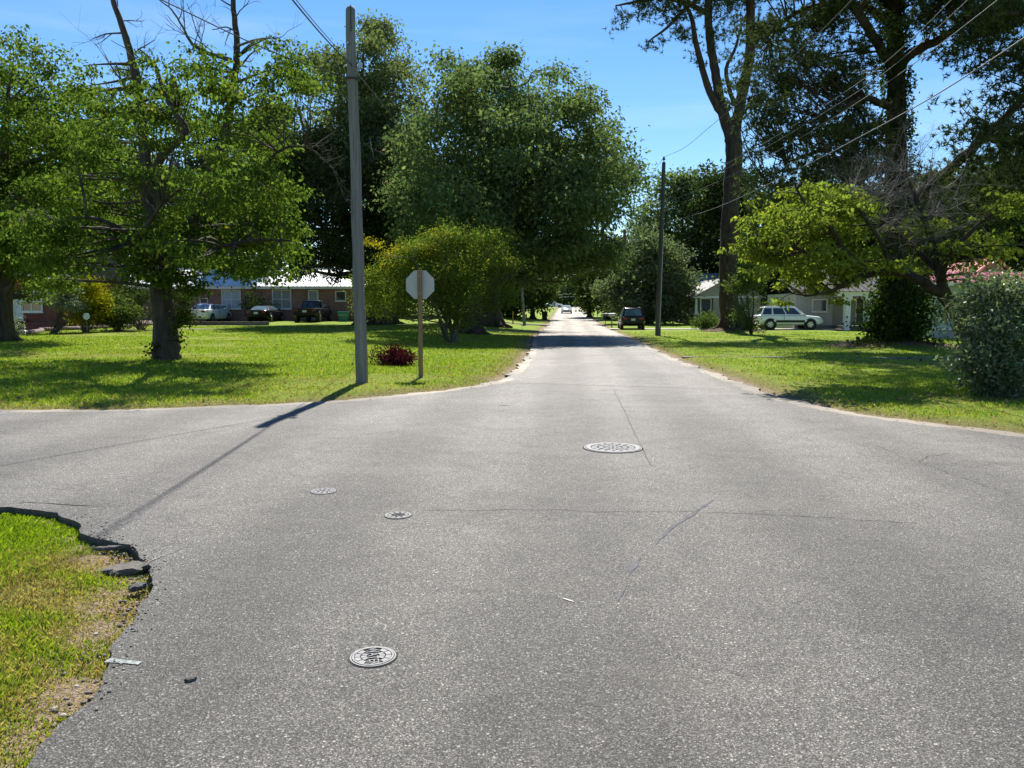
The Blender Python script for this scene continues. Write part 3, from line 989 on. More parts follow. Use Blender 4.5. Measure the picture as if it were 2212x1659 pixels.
M_NEEDLE = leafmat('pine_needle', (0.036, 0.050, 0.026), (0.062, 0.080, 0.038), (0.12, 0.135, 0.065), trans=0.3, rough=0.45, spec=0.16)
M_LF_IVY = leafmat('leaf_ivy', (0.020, 0.036, 0.010), (0.040, 0.066, 0.013), (0.08, 0.115, 0.02), trans=0.4, rough=0.4, spec=0.16)

def finish_crown(VQ, mat, parent, name='crown'):
    V, Q = VQ
    me = npmesh(name, V - np.array(parent.location)[None], Q if Q.shape[1] == 4 else None, Q if Q.shape[1] == 3 else None)
    return link(name, me, mat, parent)

def merge(*vqs):
    V = []; Q = []; n = 0
    for v, q in vqs:
        V.append(v); Q.append(q + n); n += len(v)
    return np.concatenate(V), np.concatenate(Q)

def root_flare(W, base, r, g, n=6, reach=1.8):
    for i in range(n):
        a = 2 * math.pi * (i + g.uniform(-0.3, 0.3)) / n
        d = np.array([math.cos(a), math.sin(a), 0])
        b = np.array(base)
        W.add(tube([b + d * r * 0.25 + [0, 0, r * 2.2], b + d * r * 0.8 + [0, 0, r * 0.7], b + d * r * reach * 0.8 + [0, 0, 0.06], b + d * r * reach * 1.25 + [0, 0, -0.08]], [r * 0.55, r * 0.5, r * 0.28, r * 0.12], 6))

def simple_tree(name, label, base, trunk_r, lobes, mat, bark, nclump, per, cr, L, W, seed, group=None, cat='tree', shell=0.45, stems=1, nsp=60, top=None, up=0.6, droop=0.25, flare=True, spread=.22):
    g = np.random.default_rng(seed)
    root = thing(name, label, cat, base, 0, group)
    Wd = Wood(); skel = []
    zs = [l[2] for l in lobes]; zlo, zhi = min(l[2] - l[5] for l in lobes), max(l[2] for l in lobes)
    cx = np.average([l[0] for l in lobes]); cy = np.average([l[1] for l in lobes])
    b = np.array(base)
    for s in range(stems):
        o = g.normal(0, trunk_r * 1.6, 3) * (stems > 1); o[2] = 0
        e = np.array([cx, cy, zlo + .80 * (zhi - zlo)]) + (g.normal(0, (zhi - b[2]) * 0.18, 3) * np.array([1, 1, 0.3]) if stems > 1 else 0)
        pts = [b + o - [0, 0, 0.15], b + o + (e - b) * 0.12 + g.normal(0, 0.1, 3), b + (e - b) * 0.35 + o * 1.5 + g.normal(0, trunk_r * 0.6, 3), b + (e - b) * 0.7 + o * 2 + g.normal(0, trunk_r, 3), e]
        skel.append(Wd.limb(pts, [trunk_r * 1.15, trunk_r * 0.95, trunk_r * 0.8, trunk_r * 0.5, trunk_r * 0.15], 9 if trunk_r > 0.1 else 6, 5, 0.04, g))
    if flare and trunk_r > 0.2: root_flare(Wd, b, trunk_r, g)
    for l in lobes[::max(1, len(lobes) // 26)]:
        t = np.array(l[:3]); S = skel[g.integers(min(stems, len(skel)))]
        t = t * .86 + np.array([cx, cy, (zlo + zhi) / 2]) * .14 - np.array([0, 0, l[5] * .4])
        cand = S[0]; dd = np.linalg.norm(cand - t, axis=1) + 1.5 * np.clip(cand[:, 2] - t[2] + 0.5, 0, None)
        i = int(np.argmin(dd)); p = cand[i]; Ln = np.linalg.norm(t - p)
        if Ln > 0.4:
            rr0 = min(S[1][i] * 0.7, trunk_r * 0.5)
            skel.append(Wd.limb([p, p + (t - p) * 0.35 + g.normal(0, 0.06, 3) * Ln, p + (t - p) * 0.7 + g.normal(0, 0.06, 3) * Ln, t], [rr0, rr0 * 0.75, rr0 * 0.5, rr0 * 0.25], 6, 4, 0, g))
    C, d = lobe_points(g, lobes, nclump, shell, tuft=14, spread=spread)
    spokes(Wd, g, skel, C[:nsp], trunk_r * 0.25, 0.012)
    Wd.build('trunk', bark, root)
    finish_crown(broad(g, C, per, cr, L, W, up, 0.65, droop), mat, root)
    return root
# ------------------------------------------------------------------ trees
# --- dogwood on the left lawn, with dead tops
g = np.random.default_rng(21)
YB = pB.y
tree = thing('dogwood_tree', 'broad leafy tree with dead bare tops standing on the left lawn', 'tree', pB)
def dead(root, mat, *a_, **k_):
    Dw = Wood(); twigs(Dw, *a_, **k_); Dw.build('dead_branch', mat, root)
def A(px, py, dY=0.0, Y0=None): return np.array(at(px, py, (YB if Y0 is None else Y0) + dY))
W_ = Wood(); sk = []
k = mpp(YB)
sk.append(W_.limb([np.array(pB) - [0, 0, 0.2], A(360, 765), A(356, 700), A(350, 640), A(345, 590), A(335, 520), A(322, 440), A(315, 360)], [36 * k, 29 * k, 25 * k, 23 * k, 23 * k, 17 * k, 13 * k, 11 * k], 12, 5, 0.05, g))
sk.append(W_.limb([A(315, 360), A(309, 300), A(301, 220), A(290, 150), A(276, 95), A(258, 40), A(243, -5), A(230, -45)], [11 * k, 9.5 * k, 8.5 * k, 8 * k, 7 * k, 6 * k, 5 * k, 3.5 * k], 8, 4, 0.1, g))
sk.append(W_.limb([A(322, 430), A(335, 370, -.2), A(352, 335, -.3), A(402, 283, -.5), A(380, 245, -.5), A(352, 195, -.4), A(335, 140, -.3), A(300, 105, -.2)], [10 * k, 9 * k, 8.5 * k, 7 * k, 6 * k, 5 * k, 3 * k, 1.5 * k], 8, 4, 0.1, g))
sk.append(W_.limb([A(345, 590, .2), A(385, 530, .5), A(425, 460, .8), A(452, 395, .9), A(478, 330, .8), A(496, 240, .7), A(508, 160, .6), A(512, 90, .5), A(505, 20, .5), A(503, -50, .5)], [15 * k, 13.5 * k, 12.5 * k, 12 * k, 11 * k, 9 * k, 7.5 * k, 6.5 * k, 5.5 * k, 4 * k], 9, 4, 0.08, g))
sk.append(W_.limb([A(430, 450, .6), A(480, 425, 0), A(560, 370, -.5), A(615, 320, -.8), A(660, 318, -.9), A(705, 350, -1), A(745, 400, -1)], [8 * k, 6 * k, 4 * k, 3 * k, 2.2 * k, 1.5 * k, .7 * k], 6, 4, 0.1, g))
sk.append(W_.limb([A(345, 560, -.2), A(270, 500, -1), A(190, 470, -1.6), A(120, 480, -1.8)], [9 * k, 6 * k, 4 * k, 2 * k], 6, 4, 0.1, g))
sk.append(W_.limb([A(350, 580, -.2), A(430, 550, -1.2), A(540, 520, -1.6), A(630, 520, -1.6)], [9 * k, 6 * k, 4 * k, 2 * k], 6, 4, 0.1, g))
sk.append(W_.limb([A(345, 570, .5), A(330, 500, 1.5), A(360, 420, 2.2), A(400, 380, 2.6)], [9 * k, 6 * k, 4 * k, 2 * k], 6, 4, 0.1, g))
sk.append(W_.limb([A(340, 560, -.5), A(300, 520, -1.6), A(330, 470, -2.4), A(350, 440, -2.8)], [8 * k, 6 * k, 4 * k, 2 * k], 6, 4, 0.1, g))
polyB = [(70, 470), (100, 420), (150, 380), (190, 330), (185, 260), (165, 180), (190, 130), (250, 140), (300, 120), (340, 95), (420, 75), (440, 110), (480, 100), (510, 140), (560, 150), (580, 95), (630, 90), (650, 130), (685, 150), (690, 190), (640, 230), (600, 260), (600, 330), (620, 380), (640, 450), (665, 510), (690, 560), (650, 590), (600, 570), (560, 610), (500, 625), (440, 610), (400, 640), (330, 640), (270, 610), (200, 620), (130, 640), (70, 620), (60, 540)]
dl = fill(polyB, 165, 20, 44, YB, 5.6, 22, .6, 1.05, .7, lambda p: .4 if (p[0] < 330 and p[1] < 330) else (.75 if p[1] < 330 else 1.0))
lob = plobes(dl, YB)
C, _ = lobe_points(g, lob, 4000, 0.1, tuft=16, spread=.42, flat=.38)
spokes(W_, g, sk, C[:280], 4 * k, 0.008)
W_.build('trunk', M_BARK, tree)
finish_crown(broad(g, C, 13, 0.14, 0.115, 0.064, 1.0, 0.4, 0.7), M_LF_DOG, tree)
Dd = Wood()
for px, py, dx, dz, ln, r in [(292, 160, -1, .5, 1.0, .03), (283, 120, 1, .6, .8, .025), (270, 70, -1, .3, .9, .03), (262, 45, 1, .2, .6, .02), (300, 215, -1, .8, 1.5, .035), (306, 260, -.9, .7, 1.6, .04), (300, 200, .6, 1, 1.0, .025), (250, 20, 1, .6, .7, .02),
                             (508, 150, 1, .7, 1.1, .035), (512, 100, 1, .5, 1.2, .04), (510, 70, -1, .6, .8, .025), (507, 40, 1, .5, .7, .02), (505, 15, -1, .3, .9, .025), (500, 200, .8, .9, 1.1, .025), (330, 140, -1, .6, 1.2, .02)]:
    dead(tree, M_BARK_G, A(px, py, .3), (dx, g.normal(0, .4), dz), ln, r, 2, g, 0.65, 0.02, 5, 3)
Dd.limb([A(500, 130, .4), A(440, 110, .2), A(415, 95, .1), A(395, 60, 0), A(370, 20, 0), A(345, 0, 0), A(325, -25, 0)], [5 * k, 4.2 * k, 3.4 * k, 2.4 * k, 1.8 * k, 1.3 * k, .8 * k], 6, 4, .2, g)
for px, py in [(440, 105), (420, 95), (400, 70), (385, 45), (365, 15), (455, 108), (410, 85), (430, 100)]:
    dead(tree, M_BARK_G, A(px, py, .1), (g.normal(0, .5), g.normal(0, .4), 1), g.uniform(.7, 1.3), .016, 2, g, 0.5, 0.06, 5, 3)
for px, py in [(640, 318), (690, 340), (720, 370), (735, 395), (670, 322), (700, 350)]:
    dead(tree, M_BARK_G, A(px, py, -.9), (g.normal(0.2, .5), g.normal(0, .3), g.normal(-.3, .5)), g.uniform(.5, 1.0), .012, 2, g, 0.7, 0, 4, 3)
Dd.build('dead_branch', M_DEAD if False else M_BARK_G, tree)
# leafy suckers at the foot of the trunk
Cs, _ = lobe_points(g, plobes([(332, 760, 14, 22, -.3, .2), (392, 735, 8, 26, -.2, .15), (385, 690, 8, 14, -.2, .15)], YB), 60, .2)
tag(finish_crown(broad(g, Cs, 7, .08, .10, .06, .6, .8, .4), M_LF_IVY, tree, 'sucker'), kind='stuff')

# --- large tree at the left edge
pA = G(8, 738); YA = pA.y
polyA = [(-160, 200), (-60, 120), (0, 60), (40, 50), (70, 80), (112, 90), (118, 140), (100, 190), (160, 190), (210, 230), (250, 280), (270, 340), (260, 420), (230, 480), (180, 560), (150, 620), (60, 650), (0, 620), (-160, 600)]
lobA = plobes(fill(polyA, 120, 26, 52, YA, 5.0, 34, .6), YA)
simple_tree('broadleaf_tree', 'big spreading tree with a thick dark trunk at the left edge of the lawn', pA, 0.42, lobA, M_LF_DOG, M_BARK, 4600, 13, .22, .16, .09, 33, nsp=140, droop=.6, up=1.0, shell=.1, spread=.42)

# --- tall pale-topped oak behind the pole
pC = gx(835, 60)
polyC = [(640, 260), (660, 200), (690, 120), (740, 110), (770, 60), (800, 28), (845, 55), (862, 100), (890, 130), (918, 170), (900, 220), (920, 300), (900, 400), (850, 450), (700, 430), (640, 350)]
lobC = plobes(fill(polyC, 75, 22, 46, 60, 5.5, 43, .75), 60)
simple_tree('oak_tree', 'tall pale-topped tree rising behind the near utility pole', pC, 0.5, lobC, M_LF_TALL, M_BARK, 4300, 12, .34, .25, .135, 41, nsp=160, shell=.1, droop=.6, spread=.42)

# --- dark cedar below it
pC2 = gx(783, 55)
polyC2 = [(600, 330), (650, 280), (720, 270), (800, 290), (860, 350), (890, 450), (910, 560), (870, 650), (780, 610), (700, 600), (640, 605), (595, 560), (585, 450)]
lobC2 = plobes(fill(polyC2, 80, 26, 50, 55, 4.5, 44, .6), 55)
simple_tree('cedar_tree', 'dark dense evergreen hanging over the white metal roof', pC2, 0.42, lobC2, M_LF_CEDAR, M_BARK, 4600, 12, .32, .22, .10, 42, nsp=80, shell=.1, droop=.7, spread=.45)
Dd = Wood(); g2 = np.random.default_rng(5)
cedar = bpy.data.objects['cedar_tree']
for px, py, dx in [(800, 300, .2), (640, 560, .8), (660, 580, .6)]:
    dead(cedar, M_DEAD, A(px, py, 0, 52), (dx, -.5, -.4), 2.2, .03, 3, g2, .6, -.05, 5, 3)

# --- the great oak arching over the road, and its neighbours
pD = G(1018, 722)
YD = pD.y + 2
polyD = [(835, 390), (850, 330), (880, 280), (900, 220), (960, 165), (1010, 140), (1040, 120), (1070, 108), (1120, 140), (1150, 150), (1190, 110), (1215, 150), (1245, 190), (1280, 230), (1332, 232), (1312, 280), (1345, 310), (1378, 380), (1370, 430), (1350, 490), (1350, 560), (1290, 590), (1230, 600), (1150, 620), (1100, 600), (1000, 570), (930, 560), (870, 520), (840, 450)]
lobD = plobes(fill(polyD, 190, 24, 54, YD, 9.0, 54, .7, 1.0, .6), YD)
simple_tree('oak_tree', 'great rounded oak arching its crown over the road', pD, 0.55, lobD, M_LF_OAK, M_BARK, 9600, 12, .34, .23, .125, 51, nsp=260, shell=.1, droop=.5, flare=True, spread=.42)
pD2 = gx(1062, 62)
lobD2 = plobes([(1040, 480, 100, 70, 0, 3), (1130, 560, 60, 50, 0, 2.4), (1080, 400, 110, 80, 0, 3), (980, 540, 60, 50, 0, 2)], 62)
simple_tree('oak_tree', 'oak with a thick buttressed trunk right behind the great rounded oak', pD2, 0.75, lobD2, M_LF_DARK, M_BARK, 1400, 12, .4, .26, .14, 52, nsp=60)
pD3 = gx(825, 56)
lobD3 = plobes([(850, 480, 80, 70, 0, 2.6), (890, 560, 80, 50, 0, 2.4), (930, 430, 70, 60, 1, 2.4), (800, 570, 60, 40, 0, 2), (950, 600, 60, 40, 2, 2)], 56)
simple_tree('oak_tree', 'dark oak with a massive low trunk behind the yellow-green crape myrtle', pD3, 0.85, lobD3, M_LF_DARK, M_BARK, 1500, 12, .36, .24, .13, 53, nsp=60)

# --- crape myrtle behind the sign
pE = G(975, 742); YE = pE.y
lobE = plobes([(1000, 515, 60, 26, 0, 1.1), (1070, 520, 38, 22, 0, .8), (940, 530, 60, 28, 0, 1.1), (880, 560, 55, 30, 0, 1.1), (1040, 555, 60, 34, 0, 1.2), (960, 570, 80, 36, -.6, 1.3), (850, 600, 50, 34, 0, 1.0), (1085, 590, 35, 40, 0, .9), (900, 620, 60, 36, -.6, 1.2), (1010, 620, 75, 36, -.5, 1.3), (815, 650, 40, 28, .2, .8), (795, 615, 30, 24, .1, .6), (790, 650, 26, 22, .1, .6), (870, 665, 50, 22, 0, .9), (1070, 640, 38, 28, 0, .8), (955, 660, 60, 26, -.4, 1.0), (985, 700, 26, 24, -.2, .5, .6), (1010, 680, 40, 20, 0, .8, .7), (930, 720, 18, 20, -.2, .4, .5)], YE)
ct = simple_tree('crape_myrtle', 'yellow-green many-stemmed crape myrtle behind the back of the road sign', pE, 0.075, lobE, M_LF_MYRT, M_BARK_G, 4200, 14, .15, .09, .042, 61, nsp=200, stems=7, shell=.35, flare=False, cat='tree')
g = np.random.default_rng(62)
Cn, _ = lobe_points(g, plobes([(812, 520, 14, 10, 0, .3), (800, 540, 12, 8, 0, .2), (830, 555, 18, 14, 0, .3), (870, 535, 26, 12, -.2, .5), (920, 510, 36, 12, -.2, .6), (795, 610, 14, 16, 0, .3), (850, 580, 34, 18, -.6, .5), (905, 545, 40, 16, -.6, .5)], YE), 230, .1)
finish_crown(broad(g, Cn, 13, .12, .10, .045, .6, .6, .2), M_LF_NEWG, ct, 'new_growth')

# --- purple shrub
pP = G(860, 789)
def shrub(name, label, base, lobes, mat, n, per, cr, L, Wd_, seed, stems=7, up=.5, droop=.1, group=None, shell=.3, bark=None):
    g = np.random.default_rng(seed)
    root = thing(name, label, 'shrub', base, 0, group)
    C, _ = lobe_points(g, lobes, n, shell)
    zmin = base[2] + 0.03
    C[:, 2] = np.maximum(C[:, 2], zmin + np.abs(g.normal(0, .04, len(C))))
    W = Wood()
    for t in C[:stems * 6]:
        b = np.array(base) + g.normal(0, .1, 3) * [1, 1, 0] - [0, 0, .05]
        m = (b + t) / 2 + g.normal(0, .08, 3)
        W.add(tube([b, m, t], [.022, .014, .006], 4))
    W.build('stem', bark or M_BARK_G, root)
    finish_crown(broad(g, C, per, cr, L, Wd_, up, .8, droop), mat, root, 'foliage')
    return root
YP = pP.y
shrub('purple_shrub', 'low dark purple shrub between the utility pole and the road sign', pP, plobes([(858, 772, 34, 12, 0, .45), (845, 766, 20, 10, 0, .3), (875, 770, 20, 9, 0, .3), (862, 758, 14, 8, 0, .25), (858, 782, 36, 7, 0, .45)], YP), M_LF_PURP, 420, 9, .055, .075, .03, 71, up=.2, droop=-.35)

# --- forked pine on the right
g = np.random.default_rng(81)
YI = pI.y; k = mpp(YI)
tree = thing('pine_tree', 'tall pine with a forked trunk on a mulch mound beside the white car', 'tree', pI)
def A(px, py, dY=0.0, Y0=None): return np.array(at(px, py, (YI if Y0 is None else Y0) + dY))
W_ = Wood(); sk = []
sk.append(W_.limb([A(1582, 725), A(1578, 690), A(1574, 600), A(1576, 480), A(1583, 380), A(1585, 310), A(1583, 285)], [27 * k, 22 * k, 19 * k, 18 * k, 17 * k, 17.5 * k, 16 * k], 14, 5, .04, g))
root_flare(W_, np.array(pI) + [0, 0, .3], 22 * k, g, 6, 1.6)
sk.append(W_.limb([A(1584, 310), A(1566, 255), A(1552, 195), A(1543, 140), A(1533, 80), A(1530, 20), A(1527, -50), A(1520, -120)], [13 * k, 12 * k, 10 * k, 9 * k, 8.5 * k, 8 * k, 6.5 * k, 4 * k], 9, 4, .06, g))
sk.append(W_.limb([A(1562, 250, -.2), A(1540, 215, -.3), A(1518, 150, -.5), A(1503, 90, -.6), A(1494, 40, -.6), A(1470, -10, -.6)], [8 * k, 7.5 * k, 6.5 * k, 5.5 * k, 4.5 * k, 3 * k], 8, 4, .06, g))
sk.append(W_.limb([A(1584, 310), A(1592, 260, .2), A(1606, 195, .3), A(1618, 130, .3), A(1622, 60, .3), A(1620, -10, .3), A(1624, -100, .3)], [13 * k, 12 * k, 11 * k, 10.5 * k, 10 * k, 9 * k, 6 * k], 9, 4, .06, g))
sk.append(W_.limb([A(1592, 235, .2), A(1578, 200, 0), A(1568, 150, -.2), A(1590, 100, -.2), A(1600, 60, -.2)], [5 * k, 4.5 * k, 4 * k, 3 * k, 2 * k], 6, 4, .1, g))
sk.append(W_.limb([A(1532, 30, 0), A(1490, 10, -.6), A(1430, -5, -1), A(1370, 5, -1.2), A(1330, 12, -1.4)], [6 * k, 5 * k, 4 * k, 3 * k, 1.5 * k], 6, 4, .1, g))
sk.append(W_.limb([A(1530, -20, 0), A(1480, 20, -1), A(1440, 60, -1.2), A(1400, 90, -1.4)], [5 * k, 4 * k, 3 * k, 1.5 * k], 6, 4, .1, g))
sk.append(W_.limb([A(1600, 530, .2), A(1640, 510, 0), A(1680, 480, -.2)], [4 * k, 3 * k, 1.5 * k], 6, 4, .1, g))
def pine_foliage(root, sk, W_, lobes, ncl, per_cl, seed, tuft=.30, w=.022, per=12, cl=.38, shell=.15):
    """needle tufts along the ends of short twigs, gathered in boughs"""
    g = np.random.default_rng(seed)
    C, _ = lobe_points(g, lobes, ncl, shell, tuft=3, spread=.30)
    spokes(W_, g, sk, C[::4], .035, .010, .10)
    T = np.repeat(C, per_cl, 0) + g.normal(0, 1, (ncl * per_cl, 3)) * np.array([cl, cl, cl * .5])
    ax = unit(g.normal(0, .6, T.shape) + np.array([0, 0, .55]))
    V, Q = needles(g, T, ax, per, tuft, w)
    finish_crown((V, Q), M_NEEDLE, root)
lobI = plobes([(1370, 10, 50, 22, -1.2, 1.4), (1345, 45, 26, 16, -1.3, .8), (1400, 55, 40, 18, -1.2, 1), (1425, 95, 30, 14, -1.3, .7), (1455, 30, 40, 25, -1, 1.1), (1480, 75, 24, 14, -.8, .6), (1440, -10, 60, 25, -1, 1.5), (1560, 20, 50, 30, 0, 1.4), (1555, 90, 30, 28, -.2, .9), (1590, 130, 22, 22, -.2, .7), (1505, 120, 22, 18, -.6, .6), (1540, 170, 22, 20, 0, .6), (1610, 10, 50, 40, .3, 1.4), (1650, 60, 40, 40, .5, 1.2), (1500, -40, 120, 40, 0, 2.5), (1600, -60, 100, 50, 0, 2.5), (1550, -150, 150, 60, -1, 3.5), (1430, -90, 90, 40, -1, 2.5), (1555, 275, 9, 12, -.3, .3, .5), (1550, 330, 14, 14, 1, .5, .6), (1650, 500, 24, 14, 0, .6, .5), (1545, 560, 16, 26, .8, .5, .6), (1545, 630, 18, 22, .6, .5, .6)], YI)
pine_foliage(tree, sk, W_, lobI, 760, 7, 82, tuft=.30, w=.05, per=10, cl=.32)
W_.build('trunk', M_BARK_P, tree)

# --- ivy-clad pine on the right
g = np.random.default_rng(91)
YJ = pJ.y; k = mpp(YJ)
tree = thing('pine_tree', 'massive dark pine with an ivy-clad trunk and spreading limbs on the right', 'tree', pJ)
def A(px, py, dY=0.0, Y0=None): return np.array(at(px, py, (YJ if Y0 is None else Y0) + dY))
W_ = Wood(); sk = []
sk.append(W_.limb([A(1925, 756), A(1926, 690), A(1930, 560), A(1935, 420), A(1936, 300), A(1936, 180), A(1932, 60), A(1928, -40), A(1925, -160)], [30 * k, 25 * k, 23 * k, 22 * k, 20 * k, 18 * k, 16 * k, 13 * k, 8 * k], 14, 5, .04, g))
for pts, rad in [
    ([(1934, 150, 0), (1905, 110, -.5), (1875, 60, -1), (1848, 20, -1.4), (1820, -20, -1.6), (1780, -50, -1.8)], [11, 10, 9, 8, 7, 5]),
    ([(1938, 145, 0), (1975, 110, -.4), (2030, 85, -.8), (2085, 45, -1.2), (2140, 15, -1.5), (2210, -10, -1.5)], [11, 10, 8, 7, 5, 3]),
    ([(1936, 240, 0), (1900, 222, -.6), (1870, 212, -1), (1830, 230, -1.5), (1790, 260, -2)], [8, 7, 6, 5, 3]),
    ([(1936, 280, 0), (1890, 268, .6), (1820, 300, 1), (1760, 330, 1.2), (1700, 350, 1.4)], [8, 7, 5, 4, 2]),
    ([(1934, 450, 0), (1895, 425, -.8), (1860, 395, -1.4), (1820, 350, -1.8), (1795, 330, -2)], [8, 7, 5.5, 4, 2]),
    ([(1940, 460, 0), (2010, 400, -.6), (2070, 350, -1), (2120, 300, -1.3), (2170, 255, -1.5), (2240, 175, -1.8)], [12, 11, 10, 9, 8, 6]),
    ([(1940, 500, 0), (2020, 460, .6), (2110, 400, 1), (2180, 370, 1.2), (2250, 340, 1.4)], [8, 7, 6, 5, 3]),
    ([(1934, 60, 0), (1880, 20, .8), (1780, 10, 1.2), (1700, 40, 1.5), (1660, 90, 1.6)], [9, 8, 6, 4.5, 2]),
    ([(1936, 340, 0), (1850, 390, -.2), (1750, 410, -.2), (1660, 400, 0)], [7, 6, 4, 2])]:
    sk.append(W_.limb([A(*p) for p in pts], [r * k for r in rad], 8, 4, .1, g))
lobJ = plobes([(1720, 90, 80, 45, 1.5, 1.6), (1680, 160, 60, 40, 1.5, 1.3), (1770, 170, 70, 45, 0, 1.4), (1650, 240, 45, 40, 1.2, 1.0), (1720, 260, 80, 40, -1, 1.5), (1800, 270, 70, 40, -1.6, 1.4), (1650, 320, 40, 34, 1.2, .9), (1740, 350, 80, 36, 1, 1.5), (1820, 380, 60, 36, -1, 1.2), (1690, 410, 70, 30, 0, 1.2), (1780, 440, 70, 34, 0, 1.2), (1860, 300, 40, 40, -1, 1), (1800, 30, 80, 40, 0, 1.6), (1870, 90, 50, 40, -1, 1), (2000, 40, 60, 35, -1, 1.2), (2080, 30, 70, 35, -1.2, 1.4), (2150, 70, 70, 45, -1.4, 1.5), (2200, 140, 40, 40, -1.5, 1), (2060, 110, 50, 20, -1, .9), (2120, 230, 60, 30, -1.3, 1.1), (2180, 220, 50, 35, -1.6, 1), (2060, 290, 40, 22, -1, .8), (2090, 350, 60, 30, -1, 1), (2180, 330, 50, 40, 0, 1.2), (2130, 400, 70, 36, 1, 1.4), (2020, 400, 60, 36, -.4, 1.1), (1990, 460, 70, 40, 0, 1.3), (1850, 460, 60, 36, -1, 1), (2060, 470, 60, 36, .6, 1.1), (1940, -30, 200, 50, 0, 2.5), (1700, 470, 60, 26, 0, 1, .7), (1940, -130, 240, 70, 0, 3.0, .7), (2100, -60, 120, 40, -2, 2, .8), (1790, -80, 120, 40, -1, 2, .8), (1740, -110, 150, 60, -2, 3), (2060, -130, 170, 60, -2, 3), (1900, -170, 200, 60, -3, 3), (1700, -190, 130, 60, -4, 3), (2150, -200, 150, 60, -4, 3), (2000, -240, 200, 60, -5, 3), (1800, -250, 160, 60, -5, 3), (2250, -120, 120, 70, -3, 3)], YJ)
polyJ = [(1598, 70), (1690, 20), (1850, -10), (1905, 60), (1890, 190), (1910, 320), (1900, 450), (1800, 485), (1680, 475), (1605, 400), (1585, 250)]
lobJ += plobes(fill(polyJ, 70, 26, 50, YJ, 3.0, 97, .55), YJ) + plobes(fill([(1960, 10), (2100, -30), (2250, -30), (2250, 200), (2120, 130), (1990, 100)], 26, 24, 46, YJ, 2.5, 98, .5), YJ) + plobes(fill([(1965, 420), (2080, 330), (2250, 260), (2250, 470), (2080, 490), (1960, 500)], 30, 24, 46, YJ, 2.5, 99, .55), YJ)
pine_foliage(tree, sk, W_, lobJ, 3000, 7, 92, tuft=.23, w=.042, per=10, cl=.24)
W_.build('trunk', M_BARK_P, tree)
# ivy sleeve on the trunk
S = sk[0][0]; Rr = sk[0][1]
nn_ = 2100
ti_ = g.random(nn_) ** 1.6
ix = np.clip((ti_ * (len(S) * .92)).astype(int), 0, len(S) - 1)
aa = g.uniform(0, 2 * np.pi, nn_)
ra_ = Rr[ix] * g.uniform(.9, 1.5, nn_) * (1 + .9 * np.clip(.25 - ti_, 0, 1))
Ci = S[ix] + np.c_[np.cos(aa) * ra_, np.sin(aa) * ra_, g.normal(0, .25, nn_)]
finish_crown(broad(g, Ci, 8, .13, .13, .09, .3, 1.0, .4), M_LF_IVY, tree, 'ivy')
shrub('ivy_thicket', 'dark ivy thicket mounded round the foot of the massive pine', pJ, plobes([(1925, 700, 45, 50, -.6, .9), (1965, 720, 40, 36, -.6, .8), (1995, 745, 24, 16, -.8, .5), (1890, 740, 36, 18, -.4, .7), (1940, 650, 44, 50, -.4, .8), (1960, 600, 34, 40, 0, .7), (1975, 660, 34, 36, -.4, .7), (1870, 752, 24, 8, -.6, .5)], YJ), M_LF_IVY, 1100, 11, .15, .13, .085, 93, droop=.4)

# --- pine boughs reaching in from the right edge
g = np.random.default_rng(95)
YN = 27.0; pN = gx(2330, YN); k = mpp(YN)
treeN = thing('pine_tree', 'pine whose long dark boughs reach in from the right edge', 'tree', pN)
def A(px, py, dY=0.0, Y0=None): return np.array(at(px, py, (YN if Y0 is None else Y0) + dY))
Wn = Wood(); skn = [Wn.limb([A(2330, 830), A(2328, 600), A(2325, 300), A(2320, 0), A(2318, -200)], [26 * k, 22 * k, 19 * k, 15 * k, 9 * k], 12, 5, .04, g)]
for pts, rad in [([(2325, 330, 0), (2270, 300, -.5), (2200, 270, -1), (2130, 280, -1.4)], [9, 7, 5, 2]), ([(2325, 180, 0), (2260, 150, .4), (2190, 120, .8), (2120, 110, 1)], [9, 7, 5, 2]), ([(2322, 40, 0), (2250, 20, -.6), (2180, 30, -1), (2100, 20, -1.2)], [9, 7, 5, 2]), ([(2326, 420, 0), (2270, 400, .5), (2190, 380, 1)], [8, 6, 2])]:
    skn.append(Wn.limb([A(*p) for p in pts], [r * k for r in rad], 7, 4, .1, g))
lobN = plobes([(2200, 270, 60, 26, -1, 1), (2140, 285, 40, 20, -1.3, .8), (2250, 300, 50, 26, -.5, 1), (2190, 120, 70, 30, .8, 1.2), (2120, 110, 40, 20, 1, .8), (2250, 150, 60, 30, .4, 1), (2180, 30, 70, 30, -1, 1.2), (2110, 20, 40, 22, -1.2, .8), (2250, 20, 60, 40, -.6, 1.2), (2200, 380, 60, 26, 1, 1.1), (2260, 400, 50, 30, .5, 1), (2320, -60, 160, 60, 0, 2.5), (2200, 200, 50, 20, 0, .9), (2330, 250, 120, 160, 0, 2)], YN)
pine_foliage(treeN, skn, Wn, lobN, 700, 7, 96, tuft=.20, w=.038, per=10, cl=.21)
Wn.build('trunk', M_BARK_P, treeN)

